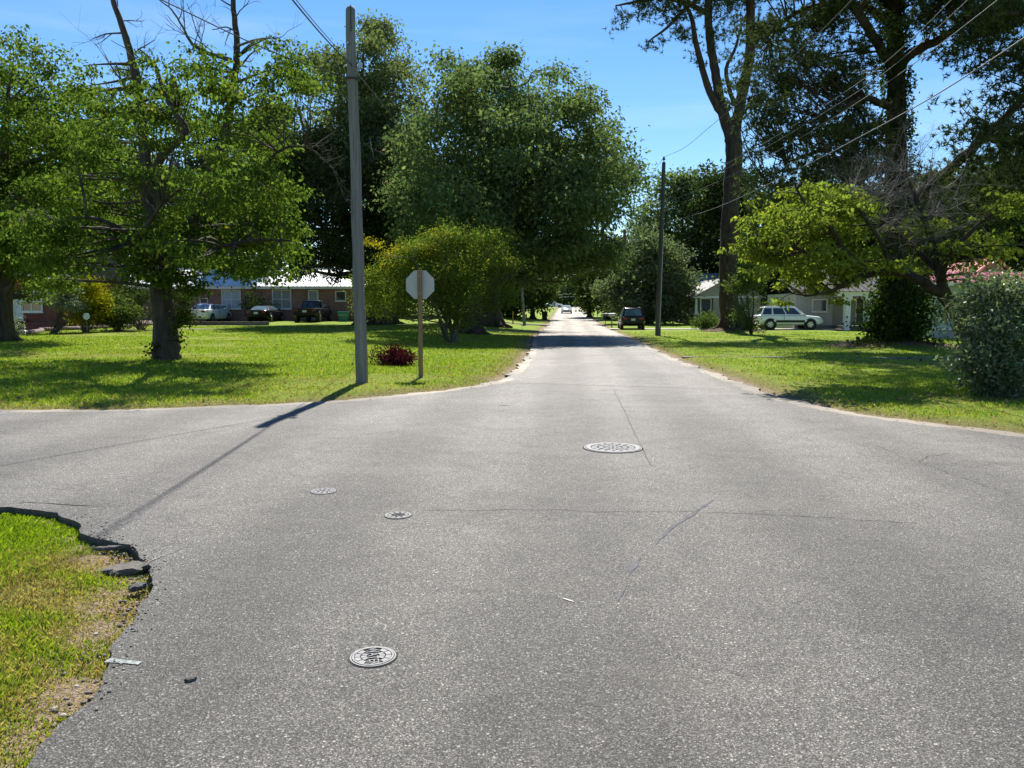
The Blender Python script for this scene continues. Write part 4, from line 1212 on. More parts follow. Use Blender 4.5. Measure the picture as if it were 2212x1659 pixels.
# --- half-dead leaning dogwood at the right
g = np.random.default_rng(101)
YK = 16.6
pK = gx(2128, YK)
k = mpp(YK)
tree = thing('leaning_tree', 'half-dead leaning tree with lime leaves and a cloud of bare twigs on the right', 'tree', pK)
def A(px, py, dY=0.0, Y0=None): return np.array(at(px, py, (YK if Y0 is None else Y0) + dY))
W_ = Wood(); sk = []
sk.append(W_.limb([np.array(pK) - [0, 0, .15], A(2116, 800), A(2098, 755), A(2082, 710), A(2062, 668), A(2042, 640), A(2024, 618)], [19 * k, 15 * k, 13.5 * k, 13.5 * k, 14 * k, 15 * k, 14 * k], 10, 5, .1, g))
for pts, rad in [
    ([(2040, 638, 0), (1985, 604, -.2), (1930, 588, -.3), (1880, 592, -.4), (1840, 606, -.5), (1800, 628, -.6), (1740, 640, -.7)], [14, 13, 10, 9, 7, 5, 2]),
    ([(2035, 625, 0), (2022, 560, .2), (2002, 490, .3), (1975, 420, .3), (1955, 370, .3)], [13, 10, 8, 5, 2]),
    ([(2030, 610, 0), (2048, 560, -.3), (2080, 520, -.6), (2130, 470, -.8), (2200, 430, -1)], [10, 8, 6, 4, 2]),
    ([(1980, 602, 0), (1930, 560, .3), (1880, 545, .4), (1820, 560, .3), (1770, 575, .2)], [8, 7, 5, 4, 2]),
    ([(1880, 592, -.3), (1830, 545, -.5), (1790, 490, -.6), (1740, 440, -.7), (1715, 395, -.7)], [7, 6, 5, 3.5, 2]),
    ([(1830, 600, -.4), (1770, 560, -.6), (1700, 530, -.7), (1640, 520, -.8)], [5, 4.5, 3, 1.5]),
    ([(1930, 585, -.3), (1900, 520, -.4), (1860, 460, -.5), (1830, 430, -.5)], [6, 5, 3, 1.5]),
    ([(2020, 580, .2), (1960, 520, .6), (1900, 470, .8), (1880, 420, .8)], [7, 5, 3, 1.5])]:
    sk.append(W_.limb([A(*p) for p in pts], [r * k * .85 for r in rad], 8, 4, .2, g))
lobK = plobes([(1725, 400, 22, 26, -.7, .35), (1700, 430, 34, 24, -.7, .4), (1765, 425, 40, 24, -.6, .5), (1830, 430, 40, 22, -.5, .45), (1670, 465, 44, 24, -.7, .45), (1740, 470, 60, 26, -.6, .6), (1820, 475, 50, 22, -.5, .5), (1650, 510, 36, 22, -.8, .4), (1700, 520, 60, 28, -.7, .6), (1790, 520, 50, 24, -.5, .5), (1660, 560, 40, 26, -.8, .4), (1730, 570, 60, 28, -.6, .6), (1810, 570, 50, 24, -.3, .5), (1690, 605, 40, 24, -.7, .4), (1770, 615, 40, 20, -.6, .4), (1880, 570, 44, 16, .2, .45), (1940, 562, 40, 14, .3, .4), (1900, 600, 30, 10, -.3, .3, .6), (1985, 545, 30, 14, .2, .3, .7), (2060, 535, 40, 20, -.4, .5), (2110, 570, 40, 26, -.4, .5), (2090, 610, 30, 24, -.2, .4, .8), (2040, 490, 30, 20, .2, .4, .6), (2190, 440, 30, 44, -1, .5), (2170, 500, 34, 24, -.9, .5), (2215, 500, 24, 50, -1, .4), (2140, 545, 36, 20, -.6, .5), (2070, 580, 30, 18, -.3, .4, .8)], YK)
polyK = [(1608, 500), (1640, 440), (1690, 400), (1722, 368), (1760, 400), (1820, 402), (1885, 420), (1892, 470), (1850, 520), (1880, 550), (1960, 545), (2000, 555), (1980, 590), (1900, 605), (1830, 612), (1790, 640), (1700, 645), (1640, 625), (1610, 560)]
lobK = plobes(fill(polyK, 95, 13, 27, YK, 1.9, 102, .42, .8, 1.0), YK) + [l[:5] + (l[5] * .6, .45) for l in lobK[19:]]
C, _ = lobe_points(g, lobK, 1600, .1, tuft=10, spread=.42, flat=.3)
spokes(W_, g, sk, C[:220], 3 * k, .005)
W_.build('trunk', M_BARK_M, tree)
finish_crown(broad(g, C, 12, .08, .095, .055, 1.1, .3, .6), M_LF_LIME, tree)
Dd = Wood()
for i in range(70):
    s = sk[[2, 8, 7, 2][i % 4]][0]
    p = s[g.integers(len(s) // 3, len(s))]
    dead(tree, M_DEAD, p, (g.normal(0, .7), g.normal(0, .5), g.uniform(.1, 1.0)), g.uniform(.5, 1.05), .011, 3, g, .62, .0, 5, 3)
for px, py in [(1960, 440), (1930, 480), (2010, 460), (1980, 520), (1900, 440), (2050, 480), (1940, 400), (2000, 400), (2060, 430), (1890, 500), (1920, 420), (1975, 380), (2030, 410), (2085, 460), (1945, 530), (2020, 520), (1870, 470)]:
    for _ in range(3):
        dead(tree, M_DEAD, A(px, py, g.normal(.2, .3)), (g.normal(0, .8), g.normal(0, .5), g.normal(.2, .5)), g.uniform(.6, 1.0), .010, 3, g, .62, 0, 5, 3)

# --- silvery bush in front of it
YL = 14.2
pLb = gx(2165, YL)
shrub('silvery_shrub', 'large silver-green shrub at the right edge below the leaning trunk', pLb, plobes([(2165, 660, 60, 45, 0, .7), (2130, 690, 40, 45, -.2, .5), (2200, 700, 60, 70, 0, .8), (2150, 760, 50, 55, -.1, .6), (2200, 800, 60, 50, -.2, .7), (2120, 790, 30, 36, -.2, .4), (2170, 835, 50, 22, -.2, .5), (2100, 770, 26, 12, -.3, .25), (2090, 795, 30, 8, -.4, .2), (2150, 620, 40, 20, 0, .4), (2215, 640, 40, 40, 0, .5), (2110, 640, 20, 16, 0, .3), (2085, 745, 18, 8, -.4, .2), (2075, 775, 16, 6, -.4, .2), (2190, 605, 20, 14, 0, .3), (2135, 612, 12, 12, 0, .2)], YL), M_LF_SILV, 2100, 10, .09, .085, .036, 111, up=.35, droop=.15)

# --- yard shrubs, left
YS = 42
def sh(name, label, px, py, lobes, mat, n, per, cr, L, Wd_, seed, Y=YS, **kw):
    b = gx(px, Y)
    return shrub(name, label, b, plobes(lobes, Y), mat, n, per, cr, L, Wd_, seed, **kw)
sh('silver_shrub', 'pale silvery small tree-like shrub before the dark red brick house', 122, 706, [(118, 628, 20, 16, 0, .6), (140, 612, 20, 14, 0, .6), (102, 634, 14, 9, 0, .4), (145, 640, 18, 16, 0, .5), (157, 660, 14, 8, -.2, .4), (128, 652, 20, 12, -.2, .5)], M_LF_WHITE, 420, 13, .13, .13, .06, 121, Y=41)
sh('golden_conifer', 'golden-yellow upright conifer shrub in the brick house bed', 190, 703, [(170, 625, 16, 22, 0, .5), (195, 612, 14, 28, 0, .5), (180, 650, 22, 26, 0, .7), (205, 640, 18, 24, 0, .6), (214, 662, 18, 22, 0, .6), (190, 680, 34, 22, 0, .8)], M_LF_GOLD, 900, 13, .12, .12, .055, 122, up=.2, droop=-.3)
sh('round_shrub', 'rounded clipped green shrub right of the golden conifer', 260, 702, [(258, 668, 30, 20, 0, .8), (275, 682, 22, 18, 0, .7), (240, 684, 26, 18, 0, .7)], M_LF_MID, 620, 13, .13, .12, .055, 123, Y=43)
sh('leafy_shrub', 'loose dark shrub between the clipped shrub and the lawn tree trunk', 310, 700, [(300, 650, 30, 30, 0, .8), (325, 680, 20, 16, 0, .6), (285, 630, 24, 20, .8, .7), (270, 640, 24, 24, 1.5, .8)], M_LF_DARK, 300, 12, .2, .15, .07, 124, Y=45)
sh('leafy_shrub', 'small pale shrub by the trunk at the left edge', 36, 716, [(30, 695, 9, 14, 0, .35), (40, 706, 11, 9, 0, .35)], M_LF_WHITE, 60, 10, .1, .11, .05, 125, Y=35)
sh('leafy_shrub', 'dark bushy sapling left of the white sedan', 392, 698, [(392, 655, 14, 26, 0, .7), (380, 675, 16, 18, 0, .7), (402, 680, 10, 12, 0, .5)], M_LF_DARK, 240, 12, .18, .15, .07, 127, Y=52)
b_ = gx(555, 64.5)
shrub('wall_shrub', 'dark shrub against the brick wall between white sedan and black coupe', b_, plobes([(553, 655, 24, 20, 0, 1), (540, 672, 20, 18, 0, .8), (566, 672, 20, 18, 0, .8)], 64.5), M_LF_DARK, 170, 12, .22, .17, .08, 126)
# --- yard shrubs, right
b_ = gx(1523, 58); shrub('round_shrub', 'round bright green shrub before the bungalow porch', b_, plobes([(1523, 694, 26, 12, 0, .9), (1512, 698, 18, 9, 0, .7), (1534, 697, 18, 9, 0, .7)], 58), M_LF_MID, 240, 13, .17, .14, .06, 131)
b_ = gx(1618, 49); sl = plobes([(1628, 600, 30, 30, 0, 1), (1616, 640, 24, 30, 0, .8), (1645, 570, 30, 26, .3, 1), (1606, 680, 18, 20, 0, .6), (1622, 703, 18, 10, -.3, .5), (1600, 620, 16, 30, .4, .6)], 49)
simple_tree('young_tree', 'slender young leafy tree right beside the forked pine trunk', b_, 0.06, sl, M_LF_MID, M_BARK, 420, 13, .2, .15, .07, 132, stems=3, nsp=60, flare=False)

# --- trees at the sides and end of the far road
def btree(name, label, px, Y, lobes, mat, seed, n=900, per=11, s=1.0, r=.3, group=None, **kw):
    return simple_tree(name, label, gx(px, Y), r, plobes(lobes, Y), mat, M_BARK, int(n * 1.15), per, .48 * s, .38 * s, .22 * s, seed, group, nsp=40, **kw)
GF = 'trees along the far road'
btree('willow_oak', 'soft grey-green tree behind the far brown pole', 1400, 82, [(1400, 540, 50, 40, 0, 2.6), (1370, 590, 50, 45, 0, 2.6), (1430, 590, 50, 50, 0, 2.6), (1390, 640, 70, 36, 0, 3), (1450, 640, 36, 34, 0, 2), (1340, 630, 36, 36, 0, 2), (1420, 680, 50, 14, 0, 2)], M_LF_GREY, 201, 2400, 12, .85)
btree('vine_clad_tree', 'narrow vine-covered tree beside the far end of the road', 1272, 112, [(1270, 560, 26, 40, 0, 2.2), (1265, 610, 20, 40, 0, 1.8), (1280, 650, 22, 22, 0, 1.8), (1290, 590, 26, 40, 1, 2)], M_LF_MID, 202, 900, 11, 1.1)
btree('roadside_tree', 'dark tree right of the vine-covered tree, above the mailboxes', 1310, 100, [(1310, 600, 30, 40, 0, 2.4), (1320, 650, 30, 24, 0, 2.4), (1340, 560, 36, 40, 2, 2.6)], M_LF_DARK, 203, 900, 11, 1.1)
btree('background_tree', 'tall tree just right of the slender grey pole top', 1450, 105, [(1460, 400, 40, 36, 0, 3), (1430, 430, 40, 40, 0, 3), (1500, 420, 50, 46, 0, 3.5), (1470, 480, 80, 50, 0, 4), (1400, 480, 36, 46, 0, 3), (1530, 480, 50, 60, 0, 3.5), (1450, 560, 80, 50, 0, 4), (1530, 570, 60, 50, 0, 4), (1500, 630, 80, 40, 0, 4)], M_LF_OAK, 204, 2400, 12, 1.15, .4)
btree('background_tree', 'tall dark tree behind the forked pine trunk', 1560, 98, [(1550, 390, 34, 40, 0, 3), (1600, 420, 60, 50, 0, 3.5), (1560, 470, 60, 50, 0, 3.5), (1640, 470, 60, 60, 0, 3.5), (1600, 550, 80, 50, 0, 4), (1680, 560, 60, 50, 0, 3.5), (1620, 630, 80, 40, 0, 3.5)], M_LF_DARK, 205, 2000, 12, 1.1, .4)
btree('roadside_tree', 'leafy tree left of the road above the dark trash bin', 1150, 100, [(1150, 590, 40, 40, 0, 3), (1120, 640, 36, 30, 0, 3), (1165, 640, 24, 26, 0, 2), (1130, 560, 50, 40, 2, 3), (1175, 600, 18, 30, 0, 1.6)], M_LF_MID, 206, 1200, 11, 1.0)
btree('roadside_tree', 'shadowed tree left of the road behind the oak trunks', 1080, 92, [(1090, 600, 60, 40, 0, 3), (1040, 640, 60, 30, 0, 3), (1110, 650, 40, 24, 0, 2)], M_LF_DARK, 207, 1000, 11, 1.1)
for i, (px, Y, dx, lab, mt) in enumerate([(1165, 225, 0, 'pale distant tree left of the road end', M_LF_MID), (1200, 240, 0, 'distant tree directly above the oncoming car', M_LF_TALL), (1232, 232, 0, 'distant tree left of the far red sign', M_LF_GREY), (1262, 245, 0, 'distant tree right above the far red sign', M_LF_DARK), (1130, 250, 0, 'distant tree leftmost beyond the crossing road', M_LF_DARK), (1300, 240, 0, 'distant tree rightmost beyond the crossing road', M_LF_TALL)]):
    btree('distant_tree', lab, px, Y, [(px, 605, 24, 24, 0, 4), (px - 12, 630, 20, 22, 0, 3.5), (px + 12, 628, 20, 22, 0, 3.5), (px, 648, 26, 14, 0, 4), (px + 6, 585, 16, 16, 0, 3)], mt, 300 + i, 520, 10, 1.9, .4, 'trees beyond the crossing road')
# --- woods behind the houses
GW = 'trees behind the houses'
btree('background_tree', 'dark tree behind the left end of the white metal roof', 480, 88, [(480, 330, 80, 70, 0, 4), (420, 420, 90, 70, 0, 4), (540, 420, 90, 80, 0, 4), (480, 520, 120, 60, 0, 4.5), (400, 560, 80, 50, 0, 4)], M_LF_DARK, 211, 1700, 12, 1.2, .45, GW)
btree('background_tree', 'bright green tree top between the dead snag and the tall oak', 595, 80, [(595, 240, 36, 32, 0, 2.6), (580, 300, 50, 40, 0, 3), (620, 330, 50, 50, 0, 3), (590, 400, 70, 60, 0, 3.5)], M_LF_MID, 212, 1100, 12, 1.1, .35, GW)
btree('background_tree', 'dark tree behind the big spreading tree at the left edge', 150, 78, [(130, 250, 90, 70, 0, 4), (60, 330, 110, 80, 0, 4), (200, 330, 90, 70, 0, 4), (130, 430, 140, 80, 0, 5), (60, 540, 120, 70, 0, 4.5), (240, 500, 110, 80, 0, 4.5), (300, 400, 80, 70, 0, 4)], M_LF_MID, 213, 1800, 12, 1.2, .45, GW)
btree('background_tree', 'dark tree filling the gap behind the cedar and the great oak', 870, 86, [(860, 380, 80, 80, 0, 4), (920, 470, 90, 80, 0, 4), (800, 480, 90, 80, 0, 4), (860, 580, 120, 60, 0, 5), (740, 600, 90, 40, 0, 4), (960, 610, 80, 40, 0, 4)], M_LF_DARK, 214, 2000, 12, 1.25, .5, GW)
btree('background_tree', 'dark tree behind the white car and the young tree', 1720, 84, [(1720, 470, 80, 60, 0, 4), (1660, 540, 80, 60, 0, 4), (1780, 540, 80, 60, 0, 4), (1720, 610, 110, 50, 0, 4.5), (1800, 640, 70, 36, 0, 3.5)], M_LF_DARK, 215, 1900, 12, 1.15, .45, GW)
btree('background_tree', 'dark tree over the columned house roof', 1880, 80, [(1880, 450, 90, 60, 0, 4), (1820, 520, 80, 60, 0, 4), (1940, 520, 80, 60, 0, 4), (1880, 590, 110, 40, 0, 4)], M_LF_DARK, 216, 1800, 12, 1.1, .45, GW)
btree('background_tree', 'green tree behind the red metal roof', 2060, 72, [(2060, 440, 90, 60, 0, 4), (2000, 500, 80, 50, 0, 3.5), (2130, 480, 80, 60, 0, 3.5), (2060, 540, 100, 36, 0, 4)], M_LF_MID, 217, 1800, 12, 1.0, .45, GW)
btree('background_tree', 'green tree at the right edge behind the gable', 2190, 66, [(2190, 420, 70, 70, 0, 3.5), (2150, 510, 60, 50, 0, 3), (2230, 520, 70, 60, 0, 3)], M_LF_MID, 218, 1400, 12, .95, .4, GW)

# --- the woods that close the view beyond the yards: one mass
g = np.random.default_rng(400)
wl = []
def wood(x0, x1, Y0, Y1, h0, h1, n):
    for _ in range(n):
        px = g.uniform(x0, x1); Y = g.uniform(Y0, Y1); b_ = gx(px, Y); h = g.uniform(h0, h1); r_ = g.uniform(2.5, 4.5)
        for k_ in range(5):
            f = (k_ + .6) / 5
            wl.append((b_.x + g.normal(0, 1.2), b_.y + g.normal(0, 1.2), b_.z + h * f, r_ * (1.25 - .7 * f), r_ * (1.25 - .7 * f), h * .17))
wood(-700, 1090, 98, 116, 12, 18, 50)
wood(200, 1000, 92, 100, 10, 14, 16)
wood(1400, 2900, 104, 122, 13, 18, 46)
wood(1000, 1420, 255, 285, 14, 20, 16)
C, _ = lobe_points(g, wl, 8200, .35, tuft=10, spread=.22)
V, Q = broad(g, C, 8, .65, .74, .44, .6, .65, .3)
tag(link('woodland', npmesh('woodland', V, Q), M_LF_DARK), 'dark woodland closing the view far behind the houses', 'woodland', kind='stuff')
# ------------------------------------------------------------------ building materials
def brickmat(name, c1, c2, mortar, sc=1.0):
    m, nt, bs = newmat(name)
    t = nt.nodes.new('ShaderNodeTexCoord')
    sx = nt.nodes.new('ShaderNodeSeparateXYZ'); nt.links.new(t.outputs['Object'], sx.inputs['Vector'])
    cb = nt.nodes.new('ShaderNodeCombineXYZ')
    nt.links.new(mathn(nt, 'ADD', sx.outputs['X'], sx.outputs['Y']), cb.inputs['X'])
    nt.links.new(sx.outputs['Z'], cb.inputs['Y'])
    b = nd(nt, 'TexBrick', Scale=1.0)
    b.inputs['Brick Width'].default_value = 0.215; b.inputs['Row Height'].default_value = 0.075
    b.inputs['Mortar Size'].default_value = 0.006
    b.inputs['Color1'].default_value = (*c1, 1); b.inputs['Color2'].default_value = (*c2, 1); b.inputs['Mortar'].default_value = (*mortar, 1)
    nt.links.new(cb.outputs['Vector'], b.inputs['Vector'])
    col = mixc(nt, 1.0, b.outputs['Color'], ramp(nt, noise(nt, t.outputs['Object'], 1.2, 4), [(.3, .75), (.7, 1.15)]), 'MULTIPLY')
    nt.links.new(col, bs.inputs['Base Color']); bs.inputs['Roughness'].default_value = .9
    bump(nt, bs, b.outputs['Fac'], -.4, .01)
    return m
M_BRICK = brickmat('brick_pinkish', (.34, .16, .115), (.27, .115, .085), (.36, .30, .26))
M_BRICK_D = brickmat('brick_dark_red', (.20, .045, .032), (.15, .035, .028), (.16, .11, .09))
M_WHITE = plain('white_trim', (.72, .71, .67), .5, vary=.08)
M_METALROOF = plain('white_metal_roof', (.66, .67, .68), .38, .25, vary=.10, vscale=.8)
M_REDROOF = plain('red_metal_roof', (.44, .15, .145), .32, .2, vary=.15, vscale=.8)
M_SHINGLE = plain('grey_shingle', (.055, .055, .055), .9, vary=.3, vscale=6, bumpy=.4)
M_GREYROOF = plain('grey_metal_roof', (.26, .26, .25), .45, .2, vary=.15, vscale=1)
M_BEIGE = plain('beige_siding', (.38, .35, .27), .7, vary=.08)
M_PALE = plain('pale_siding', (.36, .37, .335), .7, vary=.08)
M_BLUEG = plain('blue_green_siding', (.36, .43, .43), .7, vary=.08)
M_DARKIN = plain('dark_interior', (.03, .03, .032), .8)
M_SKIRT = plain('foundation_skirt', (.20, .20, .19), .9, vary=.2)
M_CURT = plain('curtain', (.30, .30, .29), .9, vary=.25, vscale=8)
def glassmat(name, c=(.03, .038, .042), rough=.06):
    m, nt, bs = newmat(name)
    co = objco(nt)
    nt.links.new(ramp(nt, noise(nt, co, 1.4, 2), [(.35, c), (.7, tuple(k * 2.4 for k in c))]), bs.inputs['Base Color'])
    bs.inputs['Roughness'].default_value = rough; bs.inputs['Specular IOR Level'].default_value = .8
    return m
M_GLASS = glassmat('window_glass')

def siding(mb, x0, x1, y, z0, z1, face=-1, step=.2, lap=.022):
    """overlapping clapboards along X, seen from -Y (face -1)"""
    z = z0
    while z < z1 - .01:
        e = min(z1, z + step)
        mb.add([(x0, y + face * lap, z), (x1, y + face * lap, z), (x1, y, e), (x0, y, e), (x0, y, z), (x1, y, z)], [(0, 1, 2, 3), (4, 5, 1, 0)])
        z = e
def siding_y(mb, x, y0, y1, z0, z1, face=-1, step=.2, lap=.022):
    z = z0
    while z < z1 - .01:
        e = min(z1, z + step)
        mb.add([(x + face * lap, y0, z), (x + face * lap, y1, z), (x, y1, e), (x, y0, e), (x, y0, z), (x, y1, z)], [(0, 1, 2, 3), (4, 5, 1, 0)])
        z = e

def window(root, x0, x1, z0, z1, y, cols=2, rows=2, frame=.06, mat=None, glass=None, name='window', sill=True):
    fr = MB(); mat = mat or M_WHITE
    d0, d1 = y - .07, y + .03
    fr.box(x0 - frame, x0, d0, d1, z0 - frame, z1 + frame); fr.box(x1, x1 + frame, d0, d1, z0 - frame, z1 + frame)
    fr.box(x0, x1, d0 + .001, d1, z1, z1 + frame); fr.box(x0, x1, d0 + .001, d1, z0 - frame, z0)
    w = fr.build(name, mat, root)
    cw = (x1 - x0) / cols; ch = (z1 - z0) / rows
    for i in range(cols):
        for j in range(rows):
            p = MB(); b = .025
            p.box(x0 + i * cw + b, x0 + (i + 1) * cw - b, y - .025, y - .01, z0 + j * ch + b, z0 + (j + 1) * ch - b)
            p.build('pane', glass or M_GLASS, w)
    bar = MB()
    bar.box(x0, x1, y - .045, y - .005, z0, z1)
    for i in range(1, cols): pass
    mb = MB()
    for i in range(cols + 1): mb.box(x0 + i * cw - .026, x0 + i * cw + .026, y - .05, y - .008, z0, z1)
    for j in range(rows + 1): mb.box(x0, x1, y - .048, y - .0075, z0 + j * ch - .026, z0 + j * ch + .026)
    mb.build('sash', mat, w)
    if sill: MB().box(x0 - .12, x1 + .12, y - .14, y - .0, z0 - frame - .06, z0 - frame - .002).build('sill', mat, w)
    return w

def door(root, x0, x1, z0, z1, y, col, trim=None, panes=False):
    trim = trim or M_WHITE
    MB().box(x0 - .1, x0, y - .08, y + .02, z0, z1 + .1).box(x1, x1 + .1, y - .08, y + .02, z0, z1 + .1).box(x0, x1, y - .079, y + .02, z1, z1 + .1).build('door_frame', trim, root)
    d = MB().box(x0, x1, y - .03, y + .01, z0, z1).build('door', col, root)
    MB().cyl((x1 - .1, y - .08, z0 + 1), (x1 - .1, y - .03, z0 + 1), .03).build('handle', plain('door_handle', (.5, .45, .3), .3, .9), d)
    if panes:
        for i in range(2):
            a = x0 + .12 + i * (x1 - x0 - .16) / 2
            MB().box(a, a + (x1 - x0) / 2 - .2, y - .036, y - .031, z0 + .9, z1 - .15).build('pane', M_GLASS, d)
    return d

# --- brick ranch house with the white metal roof
hx0, hx1, hy = -36.5, -12.0, 66.0
hz = tz(-22, 66)
ez, rz_ = 3.50, 5.15
H = thing('brick_house', 'long pinkish brick house with a white ribbed metal roof behind parked cars', 'house', (0, 0, 0))
MB().box(hx0, hx1, hy, hy + 8.5, hz - .6, ez).build('wall', M_BRICK, H)
MB().box(hx0 - .3, hx1 + .3, hy - .48, hy - .44, ez - .22, ez + .02).build('fascia', M_WHITE, H)
MB().box(hx0 - .3, hx1 + .3, hy - .44, hy, ez - .20, ez - .17).build('soffit', M_WHITE, H)
base = MB(); yb, yr = hy - .5, hy + 4.25
base.add([(hx0 - .4, yb, ez), (hx1 + .4, yb, ez), (hx1 + .4, yr, rz_), (hx0 - .4, yr, rz_), (hx1 + .4, 2 * yr - yb, ez), (hx0 - .4, 2 * yr - yb, ez)], [(0, 1, 2, 3), (3, 2, 4, 5), (0, 3, 5), (1, 4, 2)])
roof = base.build('roof', M_METALROOF, H)
pw_ = .36
npan = int((hx1 - hx0 + .8) / pw_)
pan = None
for i in range(npan):
    if pan is None:
        s_ = Vector((0, yr - yb, rz_ - ez)).normalized(); nn_v = Vector((0, -s_.z, s_.y))
        L_ = math.hypot(yr - yb, rz_ - ez)
        mb = MB()
        def PP(a, t, h): 
            v = Vector((a, 0, 0)) + s_ * t + nn_v * h
            return tuple(v)
        prof = [(0.005, .012), (.02, .05), (.05, .05), (.065, .014), (.35, .012)]
        vs = [PP(a, -.03, h) for a, h in prof] + [PP(a, L_ + .02, h) for a, h in prof]
        n5 = len(prof)
        mb.add(vs, [(j, j + 1, n5 + j + 1, n5 + j) for j in range(n5 - 1)] + [tuple(range(n5))])
        pan = mb.build('roof_panel', M_METALROOF, roof)
        o = pan
    else:
        o = pan.copy(); COL.objects.link(o); o.parent = roof
    o.location = (hx0 - .4 + i * pw_, yb, ez)
MB().box(hx0 - .4, hx1 + .4, yr - .16, yr + .16, rz_ + .02, rz_ + .08).build('ridge_cap', M_METALROOF, roof)
def hxp(px): return (px - 1106) / FPX * hy / CP
def hzp(py): return at(0, py, hy).z
window(H, hxp(487), hxp(525), hzp(666), hzp(627), hy, 2, 2, glass=plain('blind', (.42, .47, .50), .5, vary=.06))
window(H, hxp(595), hxp(633), hzp(666), hzp(627), hy, 2, 2, glass=M_CURT)
door(H, hxp(673), hxp(690), hz + .05, hzp(629), hy, plain('grey_door', (.30, .31, .31), .5), panes=False)
window(H, hxp(730), hxp(750), hzp(649), hzp(630), hy, 1, 1)
window(H, hxp(229), hxp(246), hzp(648), hzp(626), hy, 1, 2, glass=plain('blind_b', (.42, .47, .50), .5, vary=.06))
window(H, hxp(440), hxp(455), hzp(655), hzp(645), hy, 1, 1)
# air conditioner / framed panel leaning at the wall
AC = thing('window_air_conditioner', 'white framed air conditioner box below the first window of the brick house', 'air conditioner', (hxp(490), hy - .35, hz))
MB().box(-.5, .5, -.3, .3, .70, 1.35).build('casing', M_WHITE, AC, bevel=.03)
MB().box(-.42, .42, -.315, -.302, .77, 1.28).build('grille', plain('ac_grille', (.10, .15, .16), .6), AC)
MB().box(-.4, -.3, -.2, .2, -.05, .70).build('bracket', M_SKIRT, AC)
MB().box(.3, .4, -.2, .2, -.05, .70).build('bracket', M_SKIRT, AC)

# --- dark red brick house at far left
H = thing('brick_house', 'dark red brick house half hidden by trees at the left edge', 'house', (0, 0, 0))
y2, zb2 = 47.0, tz(-30, 47)
MB().box(-46, -27.0, y2, y2 + 8, zb2 - .5, 3.6).build('wall', M_BRICK_D, H)
MB().add([(-46.5, y2 - .6, 3.55), (-26.5, y2 - .6, 3.55), (-26.5, y2 + 4, 5.6), (-46.5, y2 + 4, 5.6), (-26.5, y2 + 8.6, 3.55), (-46.5, y2 + 8.6, 3.55)], [(0, 1, 2, 3), (3, 2, 4, 5), (0, 3, 5), (1, 4, 2), (0, 5, 4, 1)]).build('roof', M_SHINGLE, H)
MB().box(-46.4, -26.6, y2 - .62, y2 - .605, 3.35, 3.56).build('fascia', M_WHITE, H)
xw = (50 - 1106) / FPX * y2 / CP
w = window(H, xw - .22, xw + .22, at(0, 686, y2).z, at(0, 634, y2).z, y2, 1, 1, glass=plain('white_blind', (.66, .66, .64), .6, vary=.04))
MB().box(xw - .7, xw + .5, y2 - .35, y2 - .01, at(0, 694, y2).z, at(0, 687, y2).z - .08).build('sill', M_SKIRT, H)
xs = (90 - 1106) / FPX * y2 / CP
for i in range(3):
    MB().box(xs - 3.2 - i * .1, xs + 1.6 + i * .1, y2 - 1.2 - i * .32, y2 - .02 - (0 if i == 0 else 1.18 + (i - 1) * .32), zb2 - .3, zb2 + .42 - i * .16).build('step', M_BRICK_D, H, bevel=.01)
window(H, -29.2, -28.0, at(0, 672, y2).z, at(0, 630, y2).z, y2, 2, 2)

# --- garden bed with log edging before it
M_MULCH = plain('bark_mulch', (.16, .105, .08), .95, vary=.45, vscale=18, bumpy=.8)
M_LOG = barkmat('weathered_log', (.12, .095, .085), (.27, .21, .19), sc=8, stretch=1)
bed = [(92, 716), (120, 714), (175, 712), (233, 709), (285, 705), (335, 701), (345, 692), (260, 693), (170, 697), (85, 703)]
bp = [G(a, b) for a, b in bed]
mb = MB(); cz = sum((p for p in bp), Vector()) / len(bp)
mb.add([(p.x, p.y, p.z + .07) for p in bp] + [(cz.x, cz.y, cz.z + .22)], [(i, (i + 1) % len(bp), len(bp)) for i in range(len(bp))])
tag(mb.build('garden_bed', M_MULCH), kind='structure')
eb = [(90, 717), (122, 715), (175, 713), (233, 710), (286, 706), (337, 702)]
for i in range(len(eb) - 1):
    a = G(*eb[i]); b = G(*eb[i + 1])
    a.z += .12; b.z += .12
    o = MB().cyl(a, b, .13, .12, 10).build('edging_log', M_LOG, smooth=True)
    tag(o, ['log edging piece at the left end of the brick house bed', 'log edging piece in front of the pale silvery shrub', 'log edging piece in front of the golden conifer', 'log edging piece in front of the clipped green shrub', 'log edging piece nearest the lawn tree trunk'][i], 'edging', 'log edging of the brick house bed')
a = G(28, 720); b = G(100, 718)
pts = [G(32, 724), G(50, 724), G(72, 722), G(90, 718), G(86, 714)]
Wl = Wood(); lg = thing('stone_edging', 'low rounded pinkish edging round the small bed by the left trunk', 'edging', pts[0])
Wl.limb([np.array(p) + [0, 0, .1] for p in pts], [.12, .14, .14, .14, .1], 8, 4)
Wl.build('rim', M_LOG, lg)
# round ornament on a stake
po = gx(194, 40.5)
t = thing('garden_ornament', 'small round pale disc on a stake before the golden conifer', 'ornament', po)
MB().cyl((0, 0, -.1), (0, 0, .75), .015).build('stake', M_SKIRT, t)
MB().cyl((0, -.02, .9), (0, .02, .9), .17, .17, 20).build('disc', plain('pale_disc', (.42, .52, .60), .25, vary=.2), t)
# low brick planter right of the bed
p0 = gx(420, 48); p1 = gx(560, 55)
t = thing('timber_edging', 'low dark timber edging in front of the white sedan', 'edging', gx(440, 54))
MB().box(-1.2, 4.6, -.15, .15, -.3, .20).build('wall', M_LOG, t)
MB().box(-1.25, 4.65, -.19, .19, .20, .27).build('coping', M_LOG, t)

